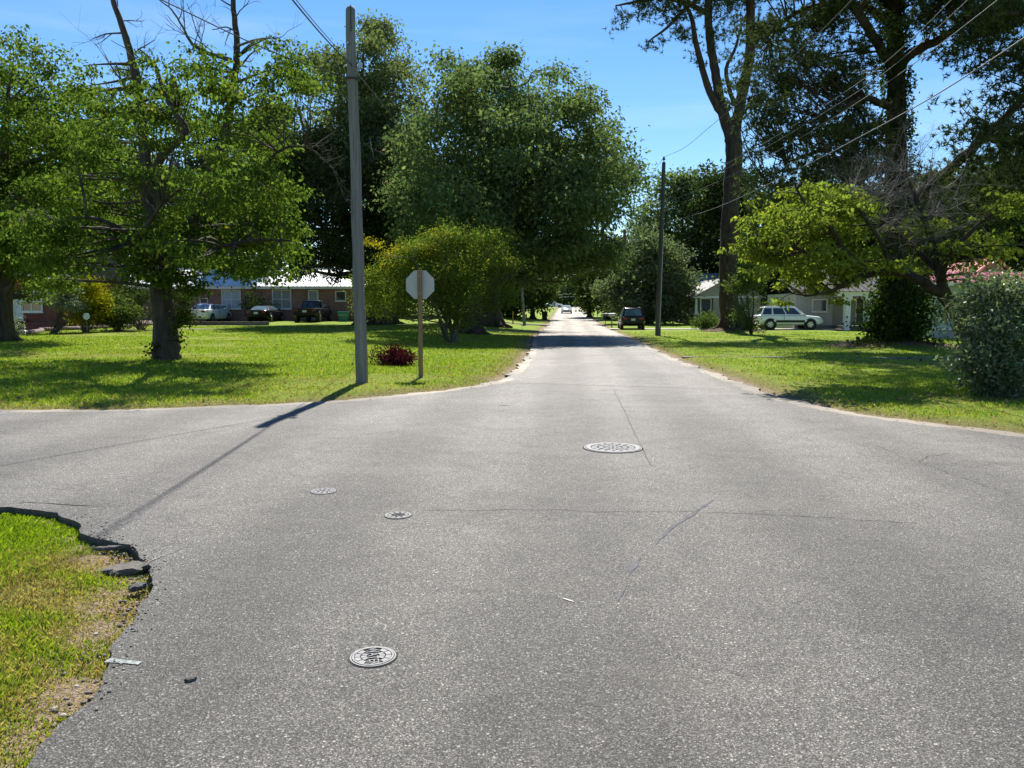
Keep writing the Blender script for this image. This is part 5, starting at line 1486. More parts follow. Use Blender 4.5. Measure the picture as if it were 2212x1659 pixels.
# --- bungalow on the right
zb3 = tz(21, 84)
H = thing('bungalow', 'beige bungalow with a pale pillared side porch and grey roof right of the road', 'house', (0, 0, 0))
X0, X1, Y0, Y1 = 18.5, 25.2, 80.0, 91.0
ze = 2.95; xa = (X0 + X1) / 2; za = 4.75
mb = MB(); siding(mb, X0 + 1.9, X1, Y0, zb3 + .5, ze); mb.build('siding', M_BEIGE, H)
mb = MB()
for i in range(9):
    z0_ = ze + i * .2; f0 = (z0_ - ze) / (za - ze); f1 = min(1, (z0_ + .2 - ze) / (za - ze)); hw_ = (X1 - X0) / 2
    mb.add([(xa - hw_ * (1 - f0), Y0 - .022, z0_), (xa + hw_ * (1 - f0), Y0 - .022, z0_), (xa + hw_ * (1 - f1), Y0, min(za, z0_ + .2)), (xa - hw_ * (1 - f1), Y0, min(za, z0_ + .2))], [(0, 1, 2, 3)])
mb.build('gable', M_BEIGE, H)
MB().box(X0 + 1.92, X1, Y0 + .03, Y1, zb3 - .3, ze - .02).build('wall', M_BEIGE, H)
MB().box(X0 - .02, X1, Y0 - .02, Y1, zb3 - .5, zb3 + .48).build('foundation', brickmat('brick_brown', (.11, .09, .08), (.08, .065, .06), (.13, .12, .11)), H)
MB().box(X0 - .1, X1 + .1, Y0 - .1, Y0 + .08, ze - .2, ze - .01).build('beam', M_WHITE, H)
MB().box(X0 - .1, X0 + .08, Y0 + .08, Y1, ze - .2, ze - .01).build('beam', M_WHITE, H)
o_ = .45; sl_ = (za - ze) / (xa - X0)
rf = MB().add([(X0 - o_, Y0 - .4, ze - o_ * sl_ + .06), (xa, Y0 - .4, za + .08), (X1 + o_, Y0 - .4, ze - o_ * sl_ + .06), (X0 - o_, Y1, ze - o_ * sl_ + .06), (xa, Y1, za + .08), (X1 + o_, Y1, ze - o_ * sl_ + .06),
                (X0 - o_, Y0 - .4, ze - o_ * sl_ - .06), (xa, Y0 - .4, za - .04), (X1 + o_, Y0 - .4, ze - o_ * sl_ - .06)], [(0, 1, 4, 3), (1, 2, 5, 4), (0, 6, 7, 1), (1, 7, 8, 2)]).build('roof', M_GREYROOF, H)
for i in range(5):
    yp = Y0 + .2 + i * 2.1
    if i: MB().box(X0 + .02, X0 + .2, yp - .09, yp + .09, zb3 + 1.05, ze - .2).build('post', M_WHITE, H)
MB().box(X0 + .02, X0 + .26, Y0 + .1, Y1, zb3 + .98, zb3 + 1.05).build('rail', M_WHITE, H)
MB().box(X0 + .04, X0 + .2, Y0 + .7, Y1, zb3 + .48, zb3 + .98).build('parapet', M_SKIRT, H)
MB().prism([(X0 - .05, Y0 - .1), (X0 + .45, Y0 - .1), (X0 + .45, Y0 + .4), (X0 - .05, Y0 + .4)], zb3 - .3, zb3 + 1.0).build('pier', M_SKIRT, H)
MB().box(X0 - .1, X0 + .5, Y0 - .15, Y0 + .45, zb3 + 1.0, zb3 + 1.08).build('pier_cap', M_WHITE, H)
MB().add([(X0 + .07, Y0 + .0, zb3 + 1.08), (X0 + .33, Y0 + .0, zb3 + 1.08), (X0 + .33, Y0 + .28, zb3 + 1.08), (X0 + .07, Y0 + .28, zb3 + 1.08), (X0 + .11, Y0 + .04, ze - .2), (X0 + .29, Y0 + .04, ze - .2), (X0 + .29, Y0 + .24, ze - .2), (X0 + .11, Y0 + .24, ze - .2)], [(0, 1, 5, 4), (1, 2, 6, 5), (2, 3, 7, 6), (3, 0, 4, 7)]).build('column', M_WHITE, H)
door(H, X0 + .75, X0 + 1.7, zb3 + .5, ze - .3, Y0 + .35, plain('dark_screen', (.035, .04, .05), .5))
window(H, 22.2, 23.6, zb3 + 1.2, ze - .4, Y0, 2, 1)
MB().box(19.6, 33, 91.05, 98, zb3 - .3, 3.4).build('wall', M_BEIGE, H)
MB().add([(19.0, 90.6, 3.35), (33.5, 90.6, 3.35), (33.5, 94.5, 5.9), (20.4, 94.5, 5.9), (33.5, 98.5, 3.35), (19.0, 98.5, 3.35)], [(0, 1, 2, 3), (3, 2, 4, 5), (0, 3, 5), (1, 4, 2)]).build('upper_roof', M_GREYROOF, H)
MB().box(25.25, 33, 84, 91, zb3 - .3, 3.0).build('side_wing', M_BEIGE, H)

# --- pale house with white columns and red metal roof
zb4 = tz(27, 60)
H = thing('columned_house', 'pale sided house with white porch columns and a red metal roof behind the ivy-clad pine', 'house', (0, 0, 0))
mb = MB(); siding(mb, 22.6, 25.6, 63.0, zb4 + .35, 2.9); siding(mb, 25.6, 34, 64.6, zb4 + .35, 2.9); mb.build('siding', M_PALE, H)
MB().box(22.65, 25.58, 63.02, 70, zb4 - .3, 2.88).build('wall', M_PALE, H)
MB().box(25.6, 34, 64.63, 70, zb4 - .3, 2.88).build('wall', M_PALE, H)
MB().box(22.6, 34, 62.97, 63.0, zb4 - .3, zb4 + .34).build('foundation', M_SKIRT, H)
window(H, 24.0, 25.1, zb4 + 1.45, zb4 + 2.35, 63.0, 1, 1)
door(H, 28.2, 29.2, zb4 + .4, 2.5, 64.6, plain('dark_door', (.05, .05, .05), .5))
MB().box(25.7, 33, 59.6, 62.96, zb4 - .2, zb4 + .32).build('porch_floor', M_CONC_D, H)
def colx(px, Y): return (px - 1106) / FPX * Y / CP
for px, zf in ((1823, zb4 + .0), (1866, zb4 + .1), (1891, zb4 + .34)):
    x = colx(px, 59.0)
    mb = MB().box(x - .2, x + .2, 58.8, 59.2, zf, 2.55).box(x - .28, x + .28, 58.72, 59.28, 2.30, 2.56)
    mb.build('column', M_WHITE, H)
x = colx(1891, 59.0)
MB().box(x - .5, x + .5, 58.6, 59.5, zb4 - .2, zb4 + .335).build('pier', M_BRICK_D, H)
MB().box(24.2, 34, 58.7, 59.3, 2.57, 2.9).build('beam', M_WHITE, H)
def ribbed(name, a, b, c, d, mat, parent, n, h=.04):
    """sheet roof with raised seams; a,b along the eave, d,c along the ridge"""
    a, b, c, d = map(Vector, (a, b, c, d))
    nn = (b - a).cross(d - a).normalized()
    if nn.z < 0: nn = -nn
    mb = MB().quad(a, b, c, d)
    for i in range(n):
        t = (i + .5) / n; w_ = .03
        e = a.lerp(b, t); f = d.lerp(c, t); ax = (b - a).normalized() * w_
        mb.add([e - ax, e + ax, f + ax, f - ax, e - ax + nn * h, e + ax + nn * h, f + ax + nn * h, f - ax + nn * h], [(4, 5, 6, 7), (0, 1, 5, 4), (1, 2, 6, 5), (3, 7, 6, 2), (0, 4, 7, 3)])
    return mb.build(name, mat, parent, recalc=False)
ribbed('roof', (23.8, 58.4, 2.92), (34.4, 58.4, 2.92), (34.4, 64.5, 4.9), (23.8, 64.5, 4.9), M_SHINGLE, H, 22)
ribbed('roof', (22.2, 62.6, 2.95), (23.79, 62.6, 2.95), (23.79, 66, 4.2), (22.2, 66, 4.2), M_SHINGLE, H, 4)
# east wing
zb5 = tz(26, 42); WX = 22.4
mb = MB(); siding(mb, WX, 37, 42.0, zb5 + .55, 2.9); siding_y(mb, WX, 42, 45.2, zb5 + .55, 2.9); mb.build('wing_siding', M_BLUEG, H)
MB().box(WX + .03, 37, 42.03, 45.2, zb5 - .3, 2.88).build('wing_wall', M_BLUEG, H)
MB().box(WX - .05, 37, 41.92, 42.0, zb5 - .3, zb5 + .5).build('wing_foundation', plain('painted_skirt', (.25, .29, .30), .8), H)
MB().box(WX - .1, 37, 41.88, 41.97, zb5 + .5, zb5 + .56).build('water_table', M_WHITE, H)
x = colx(2032, 42)
window(H, x - .17, x + .17, at(0, 694, 42).z, at(0, 671, 42).z, 42.0, 1, 1, frame=.05)
ribbed('wing_roof', (WX - .5, 41.4, 3.0), (37.5, 41.4, 3.0), (37.5, 43.6, 3.6), (WX - .5, 43.6, 3.6), M_REDROOF, H, 40)
MB().box(WX - .5, 37.5, 41.38, 41.4, 2.82, 2.99).build('wing_fascia', M_WHITE, H)

# --- gabled red-roofed building behind, at the right edge
H = thing('gabled_building', 'small gabled building with a pinkish red metal roof at the right edge', 'house', (0, 0, 0))
Yg = 58.0; zg = tz(36, Yg)
ap = at(2154, 557, Yg); le = at(2117, 586, Yg); re_ = Vector((2 * ap.x - le.x, Yg, le.z))
MB().box(le.x + .25, re_.x - .25, Yg + .4, Yg + 9, zg - .3, le.z + .05).build('wall', plain('rose_siding', (.30, .17, .15), .8), H)
MB().add([(le.x + .25, Yg + .39, le.z + .05), (re_.x - .25, Yg + .39, le.z + .05), (ap.x, Yg + .39, ap.z - .12)], [(0, 1, 2)]).build('gable', plain('rose_gable', (.30, .17, .15), .8), H)
ribbed('roof', (le.x, Yg, le.z), (le.x, Yg + 9.5, le.z), (ap.x, Yg + 9.5, ap.z), (ap.x, Yg, ap.z), M_REDROOF, H, 20)
ribbed('roof', (re_.x, Yg, re_.z), (re_.x, Yg + 9.5, re_.z), (ap.x, Yg + 9.5, ap.z), (ap.x, Yg, ap.z), M_REDROOF, H, 20)
MB().add([(le.x, Yg - .03, le.z - .12), (le.x, Yg - .03, le.z + .06), (ap.x, Yg - .03, ap.z + .06), (ap.x, Yg - .03, ap.z - .12), (re_.x, Yg - .03, re_.z + .06), (re_.x, Yg - .03, re_.z - .12)], [(0, 3, 2, 1), (3, 5, 4, 2)]).build('rake_trim', plain('red_trim', (.40, .04, .045), .4), H)
window(H, ap.x - .45, ap.x + .45, le.z - 1.5, le.z - .4, Yg + .4, 1, 2)

# ------------------------------------------------------------------ vehicles
M_TYRE = plain('tyre_rubber', (.02, .02, .02), .85, vary=.2)
M_RIM = plain('alloy_rim', (.45, .45, .46), .35, .8, vary=.15)
M_CARGL = glassmat('car_glass', (.015, .02, .024), .04)
M_CARGL2 = glassmat('car_glass_sky', (.06, .09, .11), .08)
M_BLKPL = plain('black_plastic', (.022, .022, .023), .6)
M_TAIL = plain('tail_lamp', (.25, .012, .012), .2, vary=.2)
M_HEAD = plain('head_lamp', (.75, .75, .72), .12, vary=.1)
M_PLATE = plain('number_plate', (.55, .56, .55), .5, vary=.15, vscale=14)
def paint(name, c, rough=.25): 
    return plain(name, c, rough, 0, .5, vary=.05, coat=.6)

def car(name, label, cat, paintm, loc, rz, st, cabin, wheels, wr, glassm=None, rails=False, rear=None, front=None, cladding=None, side_strip=None, doors=()):
    """st: stations (x, z_bottom, z_deck, half width); cabin: (xr0,xf0,xr1,xf1,z0,z1,hw0,hw1)"""
    glassm = glassm or M_CARGL
    t = thing(name, label, cat, loc, rz)
    xs = np.array([s[0] for s in st]); fx = np.linspace(xs[0], xs[-1], 26)
    fb, ft, fw = (np.interp(fx, xs, [s[i] for s in st]) for i in (1, 2, 3))
    V = []; n = 0
    for x, b, tt, w in zip(fx, fb, ft, fw):
        h = tt - b
        ring = [(-.86 * w, b), (-.97 * w, b + .10 * h), (-w, b + .38 * h), (-.985 * w, b + .72 * h), (-.95 * w, b + .92 * h), (-.86 * w, tt)]
        ring = ring + [(-a, z) for a, z in reversed(ring)]
        n = len(ring)
        V += [(x, a, z) for a, z in ring]
    F = []
    for i in range(len(fx) - 1):
        for j in range(n):
            F.append((i * n + j, i * n + (j + 1) % n, (i + 1) * n + (j + 1) % n, (i + 1) * n + j))
    F += [tuple(range(n)), tuple(range((len(fx) - 1) * n, len(fx) * n))]
    body = MB().add(V, F).build('body', paintm, t, smooth=True)
    m = body.modifiers.new('edge', 'EDGE_SPLIT'); m.split_angle = R(38)
    xr0, xf0, xr1, xf1, z0, z1, h0, h1 = cabin
    zm = z1 - .06
    cv = [(xr0, -h0, z0), (xf0, -h0, z0), (xf0, h0, z0), (xr0, h0, z0), (xr1, -h1, z1), (xf1, -h1, z1), (xf1, h1, z1), (xr1, h1, z1)]
    cab = MB().add(cv, [(0, 1, 5, 4), (1, 2, 6, 5), (2, 3, 7, 6), (3, 0, 4, 7), (4, 5, 6, 7)]).build('cabin', paintm, t, smooth=True, bevel=.07, seg=3)
    cv = [Vector(v) for v in cv]
    def pane(nm, a, b, c, d, u0, u1, v0, v1, off, mat=glassm):
        P = lambda u, v: (a.lerp(b, u)).lerp(d.lerp(c, u), v)
        q = [P(u0, v0), P(u1, v0), P(u1, v1), P(u0, v1)]
        nv = (q[1] - q[0]).cross(q[3] - q[0]).normalized()
        ctr = Vector((sum(v.x for v in cv) / 8, 0, (z0 + z1) / 2))
        if nv.dot(q[0] - ctr) < 0: nv = -nv
        mb = MB(); mb.quad(*[tuple(p + nv * off) for p in q])
        mb.add([tuple(p + nv * off) for p in q] + [tuple(p) for p in q], [(0, 1, 5, 4), (1, 2, 6, 5), (2, 3, 7, 6), (3, 0, 4, 7)])
        return mb.build(nm, mat, t, recalc=False)
    pane('windscreen', cv[1], cv[2], cv[6], cv[5], .06, .94, .06, .88, .012)
    pane('rear_window', cv[0], cv[3], cv[7], cv[4], .08, .92, .10, .86, .012)
    for s, (a, b, c, d) in (('r', (cv[0], cv[1], cv[5], cv[4])), ('l', (cv[3], cv[2], cv[6], cv[7]))):
        for u0, u1 in (doors or ((.06, .46), (.50, .92))):
            pane('side_window', a, b, c, d, u0, u1, .12, .84, .010)
    for x in wheels:
        for s in (-1, 1):
            hw = float(np.interp(x, xs, [q[3] for q in st]))
            ar = MB(); ar.cyl((x, s * (hw - .22), wr), (x, s * (hw + .004), wr), wr * 1.22, wr * 1.22, 24)
            ar.build('wheel_arch', M_BLKPL, t)
            ty = MB(); ty.cyl((x, s * (hw - .19), wr), (x, s * (hw + .022), wr), wr, wr * .98, 24)
            tyre = ty.build('wheel', M_TYRE, t, smooth=False, bevel=.02, seg=2)
            rm = MB(); rm.cyl((x, s * (hw - .05), wr), (x, s * (hw + .030), wr), wr * .62, wr * .56, 18)
            for k in range(5):
                an = 2 * math.pi * k / 5
                rm.box(x - .0, x + .001, s * hw, s * hw + .001, wr, wr + .001)
            rm.build('rim', M_RIM, tyre)
            hb = MB()
            for k in range(5):
                an = 2 * math.pi * (k + .5) / 5
                cx_, cz_ = x + math.cos(an) * wr * .38, wr + math.sin(an) * wr * .38
                hb.cyl((cx_, s * (hw + .028), cz_), (cx_, s * (hw + .033), cz_), wr * .12, wr * .12, 8)
            hb.build('rim_opening', M_BLKPL, tyre)
    xr, xf = xs[0], xs[-1]
    wb_ = st[0][3]; zbm, ztm = st[0][1], st[0][2]
    hr = ztm - zbm
    for s in (-1, 1):
        MB().box(xr - .012, xr + .06, s * wb_ * .95 - (.30 if s > 0 else 0), s * wb_ * .95 + (.30 if s < 0 else 0), zbm + hr * .60, zbm + hr * .86).build('tail_lamp', M_TAIL, t, bevel=.01)
        wf_ = st[-1][3]; zf0, zf1 = st[-1][1], st[-1][2]
        MB().box(xf - .05, xf + .012, s * wf_ * .95 - (.34 if s > 0 else 0), s * wf_ * .95 + (.34 if s < 0 else 0), zf0 + (zf1 - zf0) * .62, zf0 + (zf1 - zf0) * .88).build('head_lamp', M_HEAD, t, bevel=.01)
        xm = xf0 - .28
        MB().box(xm - .05, xm + .07, s * (h0 + .03) - (0 if s > 0 else .16), s * (h0 + .03) + (.16 if s > 0 else 0), z0 + .02, z0 + .16).build('mirror', paintm, t, bevel=.02)
        if rails:
            MB().cyl((xr1 + .15, s * (h1 - .1), z1 + .05), (xf1 - .2, s * (h1 - .1), z1 + .05), .022, .022, 6).build('roof_rail', M_RIM, t)
        hwm = max(q[3] for q in st)
        # door seams and handles
        for xd in ((xr0 + xf0) / 2 + .05, ):
            MB().box(xd - .008, xd + .008, s * hwm - .02, s * hwm + .003, zbm + .18, z0 - .02).build('door_seam', M_BLKPL, t)
        for xd in ((xr0 + xf0) / 2 - .12, xf0 - .95):
            MB().box(xd - .18, xd, s * hwm * .985 - .02, s * hwm * .985 + .022, z0 - .20, z0 - .155).build('door_handle', paintm, t)
        if cladding:
            MB().box(wheels[0] + wr * 1.1, wheels[1] - wr * 1.1, s * hwm - .03, s * hwm + .006, zbm - .01, zbm + .17).build('sill_cladding', M_BLKPL, t)
    MB().box(xr - .03, xr + .10, -wb_ * .9, wb_ * .9, zbm + .02, zbm + hr * .30).build('rear_bumper', M_BLKPL if cladding else paintm, t, bevel=.02)
    MB().box(xr - .034, xr - .014, -.16, .16, zbm + hr * .42, zbm + hr * .42 + .16).build('number_plate', M_PLATE, t)
    wf_ = st[-1][3]; zf0, zf1 = st[-1][1], st[-1][2]
    MB().box(xf - .04, xf + .02, -wf_ * .5, wf_ * .5, zf0 + (zf1 - zf0) * .45, zf0 + (zf1 - zf0) * .78).build('grille', M_BLKPL, t)
    return t

P_WHITE = paint('paint_white', (.84, .84, .82)); P_BLACK = plain('paint_black', (.010, .010, .012), .22, 0, .22, vary=.05); P_NAVY = plain('paint_dark', (.014, .015, .020), .25, 0, .2, vary=.05); P_SILV = paint('paint_silver', (.45, .46, .47), .15)
sedan = [(-2.45, .42, .96, .78), (-2.30, .24, 1.0, .88), (-1.2, .20, 1.0, .91), (0, .20, .96, .92), (1.1, .20, .92, .91), (1.9, .22, .84, .88), (2.3, .28, .74, .82), (2.45, .36, .62, .68)]
p = gx(428, 61.0)
a_ = R(90 - 4)
p.x += .2; p.y += 2.4; p.z = tz(p.x, p.y)
car('sedan', 'white four-door sedan parked tail-first at the brick house', 'car', P_WHITE, p, a_, sedan, (-1.75, 1.05, -1.05, .25, .96, 1.42, .80, .58), (-1.45, 1.45), .32, M_CARGL2)
coupe = [(-2.35, .44, .92, .78), (-2.2, .22, .97, .88), (-1.2, .18, .96, .90), (0, .18, .90, .90), (1.2, .18, .88, .90), (1.9, .20, .80, .86), (2.3, .3, .64, .72)]
p = gx(558, 60.5); p.y += 2.3; p.z = tz(p.x, p.y)
car('coupe', 'black coupe parked tail-first between the white sedan and the pickup', 'car', P_BLACK, p, R(90), coupe, (-1.75, .95, -.75, .15, .92, 1.30, .78, .56), (-1.4, 1.4), .32, M_CARGL2)
# pickup: long bed, cab forward
pk = [(-2.75, .55, 1.08, .86), (-2.65, .38, 1.10, .94), (-.6, .36, 1.10, .95), (.6, .36, 1.08, .95), (1.6, .36, 1.06, .95), (2.5, .40, .98, .90), (2.7, .5, .9, .8)]
p = gx(662, 60.0); p.y += 2.7; p.z = tz(p.x, p.y)
pt = car('pickup_truck', 'dark pickup truck parked at the brick house beside the grey door', 'truck', P_NAVY, p, R(90), pk, (-.75, 1.25, -.55, .55, 1.08, 1.70, .86, .68), (-1.75, 1.7), .38)
MB().box(-2.62, -.80, -.80, .80, 1.06, 1.115).build('bed_cover', M_BLKPL, pt)
# black SUV by the road
suv = [(-2.3, .50, 1.02, .82), (-2.2, .34, 1.08, .90), (-1.0, .30, 1.06, .93), (.4, .30, 1.04, .93), (1.3, .30, 1.02, .92), (2.0, .34, .94, .88), (2.3, .42, .82, .76)]
p = G(1372, 713); p.y += 2.3
car('suv', 'black sport utility car parked on the grass right of the road', 'car', P_BLACK, p, R(90 - 3.87), suv, (-2.15, 1.05, -1.90, .30, 1.03, 1.70, .84, .66), (-1.4, 1.4), .36, M_CARGL2, rails=True)
# white SUV on the drive
suvw = [(-2.5, .55, 1.05, .80), (-2.4, .36, 1.12, .93), (-1.2, .34, 1.12, .97), (.3, .34, 1.10, .97), (1.3, .34, 1.08, .96), (2.1, .38, 1.00, .92), (2.42, .46, .86, .80), (2.5, .5, .74, .66)]
p = gx(1697, 61.3)
t = car('suv', 'white sport utility car parked side-on in the right driveway', 'car', P_WHITE, (p.x, p.y, p.z + .05), R(-4), suvw, (-2.28, 1.15, -2.0, .35, 1.09, 1.74, .90, .72), (-1.55, 1.45), .39, rails=True, cladding=True, doors=((.03, .24), (.28, .56), (.59, .90)))
# oncoming car
yc = 138.0; p = Vector((ROAD_C + ROAD_SLOPE * yc - .7, yc, 0)); p.z = tz(p.x, p.y)
car('oncoming_car', 'silver car with sun glare driving towards us on the far road', 'car', P_SILV, p, R(-90 - 3.87), sedan, (-1.75, 1.05, -1.05, .25, .96, 1.42, .80, .58), (-1.45, 1.45), .32, M_CARGL2)
p = at(1196, 658, 208); p.z = tz(p.x, 206) + .12
car('crossing_car', 'small pale car on the crossing road at the far end', 'car', P_WHITE, p, R(0), sedan, (-1.75, 1.05, -1.05, .25, .96, 1.42, .80, .58), (-1.45, 1.45), .32)
# ------------------------------------------------------------------ poles, signs, wires
def woodmat(name, c1, c2, sc=14, stretch=.05):
    m, nt, bs = newmat(name)
    co = objco(nt, (1, 1, stretch))
    f = noise(nt, co, sc, 5, .7)
    f2 = noise(nt, objco(nt, (1, 1, .02)), 34, 3, .6)
    col = ramp(nt, f, [(.3, c1), (.7, c2)])
    col = mixc(nt, ramp(nt, f2, [(.60, 0.), (.68, .8)]), col, tuple(k * .3 for k in c1))
    nt.links.new(col, bs.inputs['Base Color']); bs.inputs['Roughness'].default_value = .85
    bump(nt, bs, mathn(nt, 'ADD', f, f2), .5, .01)
    return m
M_POLE = woodmat('weathered_pole', (.095, .092, .088), (.23, .222, .208), sc=22, stretch=.03)
M_POLE_D = woodmat('dark_pole', (.05, .048, .045), (.12, .115, .105))
M_POLE_B = woodmat('brown_pole', (.10, .065, .045), (.20, .13, .09))
M_POST = woodmat('brown_post', (.17, .105, .055), (.30, .195, .11), sc=30)
M_GALV = plain('galvanised_steel', (.38, .39, .40), .4, .8, vary=.2, vscale=10)
M_WIRE = plain('wire_black', (.03, .03, .032), .5)
M_WIRE_L = plain('wire_aluminium', (.13, .13, .13), .5, .4)

def pole(name, label, b, top, r0, r1, mat, split=True):
    t = thing(name, label, 'utility pole', b)
    b = Vector(b); top = Vector(top)
    g = np.random.default_rng(int(abs(b.x) * 100))
    d = top - b
    n = 14
    pts = [np.array((0, 0, -.3))] + [np.array(d * (i / n)) + g.normal(0, .006, 3) for i in range(1, n)] + [np.array(d - d.normalized() * .05), np.array(d)]
    rad = [r0] + [r0 + (r1 - r0) * i / n for i in range(1, n)] + [r1, r1 * .72]
    W = Wood(); W.add(tube(pts, rad, 16, .012, g))
    me = npmesh('shaft', np.concatenate(W.V), np.concatenate(W.Q))
    bm = bmesh.new(); bm.from_mesh(me); bm.verts.ensure_lookup_table()
    k = len(bm.verts); bm.faces.new([bm.verts[i] for i in range(k - 16, k)]); bm.to_mesh(me); bm.free()
    link('shaft', me, mat, t, True)
    if split:
        MB().box(d.x + r1 * .15, d.x + r1 * .32, d.y - r1 * 1.04, d.y + r1 * 1.04, d.z - .5, d.z + .003).build('split', M_CRACK, t)
    return t
b = G(782, 829); top = at(757, 15, b.y - .1)
kk = mpp(b.y)
t = pole('utility_pole', 'weathered grey wooden utility pole standing at the left road corner', b, top, 13.4 * kk, 9.6 * kk, M_POLE)
PB = b; PT = top
def on_pole(py): 
    f = (py - 829) / (15 - 829)
    return PB.lerp(PT, f)
hw1 = on_pole(137) - PB
MB().cyl((hw1.x - .16, hw1.y, hw1.z), (hw1.x + .19, hw1.y, hw1.z), .018, .018, 8).box(hw1.x + .12, hw1.x + .2, hw1.y - .04, hw1.y + .04, hw1.z - .05, hw1.z + .06).build('clamp', M_GALV, t)
hw2 = on_pole(165) - PB
MB().cyl((hw2.x, hw2.y, hw2.z - .012), (hw2.x, hw2.y, hw2.z + .012), .15, .15, 18).build('wire_band', M_WIRE, t)
MB().cyl((hw1.x - .05, hw1.y - .17, hw1.z + .4), (hw1.x - .05, hw1.y - .10, hw1.z + .4), .02, .02, 8).build('bolt', M_GALV, t)

# road sign seen from behind
b = G(909, 817)
t = thing('road_sign', 'octagonal road sign seen from its plain grey back on a brown wooden post', 'sign', b, R(-3))
ys = b.y; s_top = at(909, 584, ys).z - b.z; s_bot = at(909, 646, ys).z - b.z
rad = (s_top - s_bot) / 2; zc = (s_top + s_bot) / 2
MB().box(-.047, .047, -.047, .047, -.3, s_top + .005).build('post', M_POST, t, bevel=.006)
oc = [(rad / math.cos(R(22.5)) * math.cos(R(22.5 + 45 * i)), zc + rad / math.cos(R(22.5)) * math.sin(R(22.5 + 45 * i))) for i in range(8)]
pl = MB().prism(oc, .049, .054, 'y').build('plate', plain('aluminium_back', (.40, .405, .41), .5, .3, vary=.06), t)
MB().prism([(a * .985, zc + (z - zc) * .985) for a, z in oc], .0545, .0555, 'y').build('face', plain('sign_red', (.45, .02, .02), .4), pl)
for z in (zc - .2, zc + .2):
    MB().cyl((0, -.055, z), (0, -.046, z), .012, .012, 8).build('bolt', M_GALV, t)
for z in (.12, .55, 1.2):
    MB().cyl((.047, 0, z), (.0475, 0, z), .008, .008, 8).build('post_hole', M_CRACK, t)

# slender dark pole on the right, brown pole and leaning grey pole farther on
b = G(1421, 726); top = at(1434, 350, b.y)
t = pole('utility_pole', 'slender dark utility pole on the right verge near the black car', b, top, .17, .105, M_POLE_D, False)
PR, PRT = b, top
d = top - b
MB().cyl((d.x, d.y, d.z), (d.x, d.y, d.z + .12), .025).build('pin', M_GALV, t)
ins = MB().cyl((d.x, d.y, d.z + .12), (d.x, d.y, d.z + .2), .10, .07, 12).cyl((d.x, d.y, d.z + .2), (d.x, d.y, d.z + .3), .05, .06, 12)
ins.build('insulator', M_POLE_D, t)
cd = MB().cyl((.06, -.13, .3), (d.x + .04, d.y - .10, d.z * .62), .022, .022, 8); cd.build('conduit', M_GALV, t)
b = gx(1354, 84); top = at(1349, 495, 84)
t = pole('utility_pole', 'brown utility pole beyond the black car against the trees', b, top, .20, .15, M_POLE_B, False)
PBR = top
b = gx(1133, 74); top = at(1127, 620, 74)
pole('grey_pole', 'short pale leaning pole on the left verge beyond the oaks', b, top, .15, .12, M_POLE, False)

def wire(name, label, pts, r, mat, group=None, sub=10):
    P = [np.array(tuple(p)) for p in pts]
    root_loc = P[0]
    W = Wood(); W.limb(P, [r] * len(P), 5, sub)
    me = npmesh(name, np.concatenate(W.V) - root_loc, np.concatenate(W.Q))
    o = link(name, me, mat, None, True); o.location = root_loc
    return tag(o, label, 'wire', group)
# left pole: pair running back over the road past the camera, and one to the upper left
a = on_pole(137)
n1 = at(632, 0, 10.6); dv = (n1 - a)
wire('power_line', 'lower strand of the twin wires from the left pole up over the road', [a, a + dv * .5 + Vector((0, 0, -.04)), n1, a + dv * 2.4 + Vector((0, 0, .5))], .012, M_WIRE, 'wires at the left pole')
n2 = at(640, 0, 10.6); dv = (n2 - on_pole(134))
wire('power_line', 'upper thinner strand of the twin wires from the left pole', [on_pole(134), on_pole(134) + dv * .5 + Vector((0, 0, -.02)), n2, on_pole(134) + dv * 2.4 + Vector((0, 0, .55))], .007, M_WIRE_L, 'wires at the left pole')
a = on_pole(165)
n1 = at(350, 0, 12.2); dv = n1 - a
wire('power_line', 'thin wire from the left pole to the upper left past the dead snags', [a, a + dv * .5 + Vector((0, 0, -.10)), n1, a + dv * 2.0 + Vector((0, 0, .3))], .010, M_WIRE, 'wires at the left pole')
a = on_pole(140)
e = at(1030, 490, 58)
wire('power_line', 'thin wire from the left pole away to the right into the oaks', [a, at(830, 230, 24), at(930, 370, 40), e], .012, M_WIRE_L, 'wires at the left pole')
# right: lines from the dark pole up over the right lawn
Pd = lambda py: PR.lerp(PRT, (py - 726) / (350 - 726))
for i, (ya, pts, r, lab) in enumerate([
    (345, [(1480, 318, 40), (1530, 277, 34), (1640, 185, 26), (1760, 80, 20), (1880, -40, 15.5)], .010, 'topmost thin wire from the insulator of the dark right pole'),
    (416, [(1565, 356, 34), (1750, 248, 22), (1900, 145, 16.5), (2045, 10, 12), (2140, -90, 10)], .0075, 'second wire from the top on the dark right pole'),
    (424, [(1565, 366, 34), (1750, 262, 22), (1900, 165, 16.5), (2085, 5, 11.6), (2190, -95, 10)], .0075, 'third wire from the top on the dark right pole'),
    (440, [(1565, 386, 34), (1750, 285, 22), (1900, 190, 16.5), (2155, 0, 11.0), (2280, -100, 9.4)], .0075, 'fourth wire from the top on the dark right pole'),
    (480, [(1530, 455, 34), (1700, 378, 22), (1850, 300, 16.5), (2030, 200, 12.5), (2212, 82, 9.8), (2400, -50, 8)], .010, 'lowest thick cable on the dark right pole')]):
    wire('power_line', lab, [Pd(ya) if i else PRT + Vector((0, 0, .28))] + [at(*q) for q in pts], r, M_WIRE_L if i else M_WIRE, 'wires at the dark right pole')
wire('power_line', 'faint wire from the dark pole top down left behind the oak', [PRT + Vector((0, 0, .28)), at(1400, 390, 58), at(1375, 440, 75), PBR + Vector((0, 0, .5))], .012, M_WIRE, 'wires at the dark right pole')
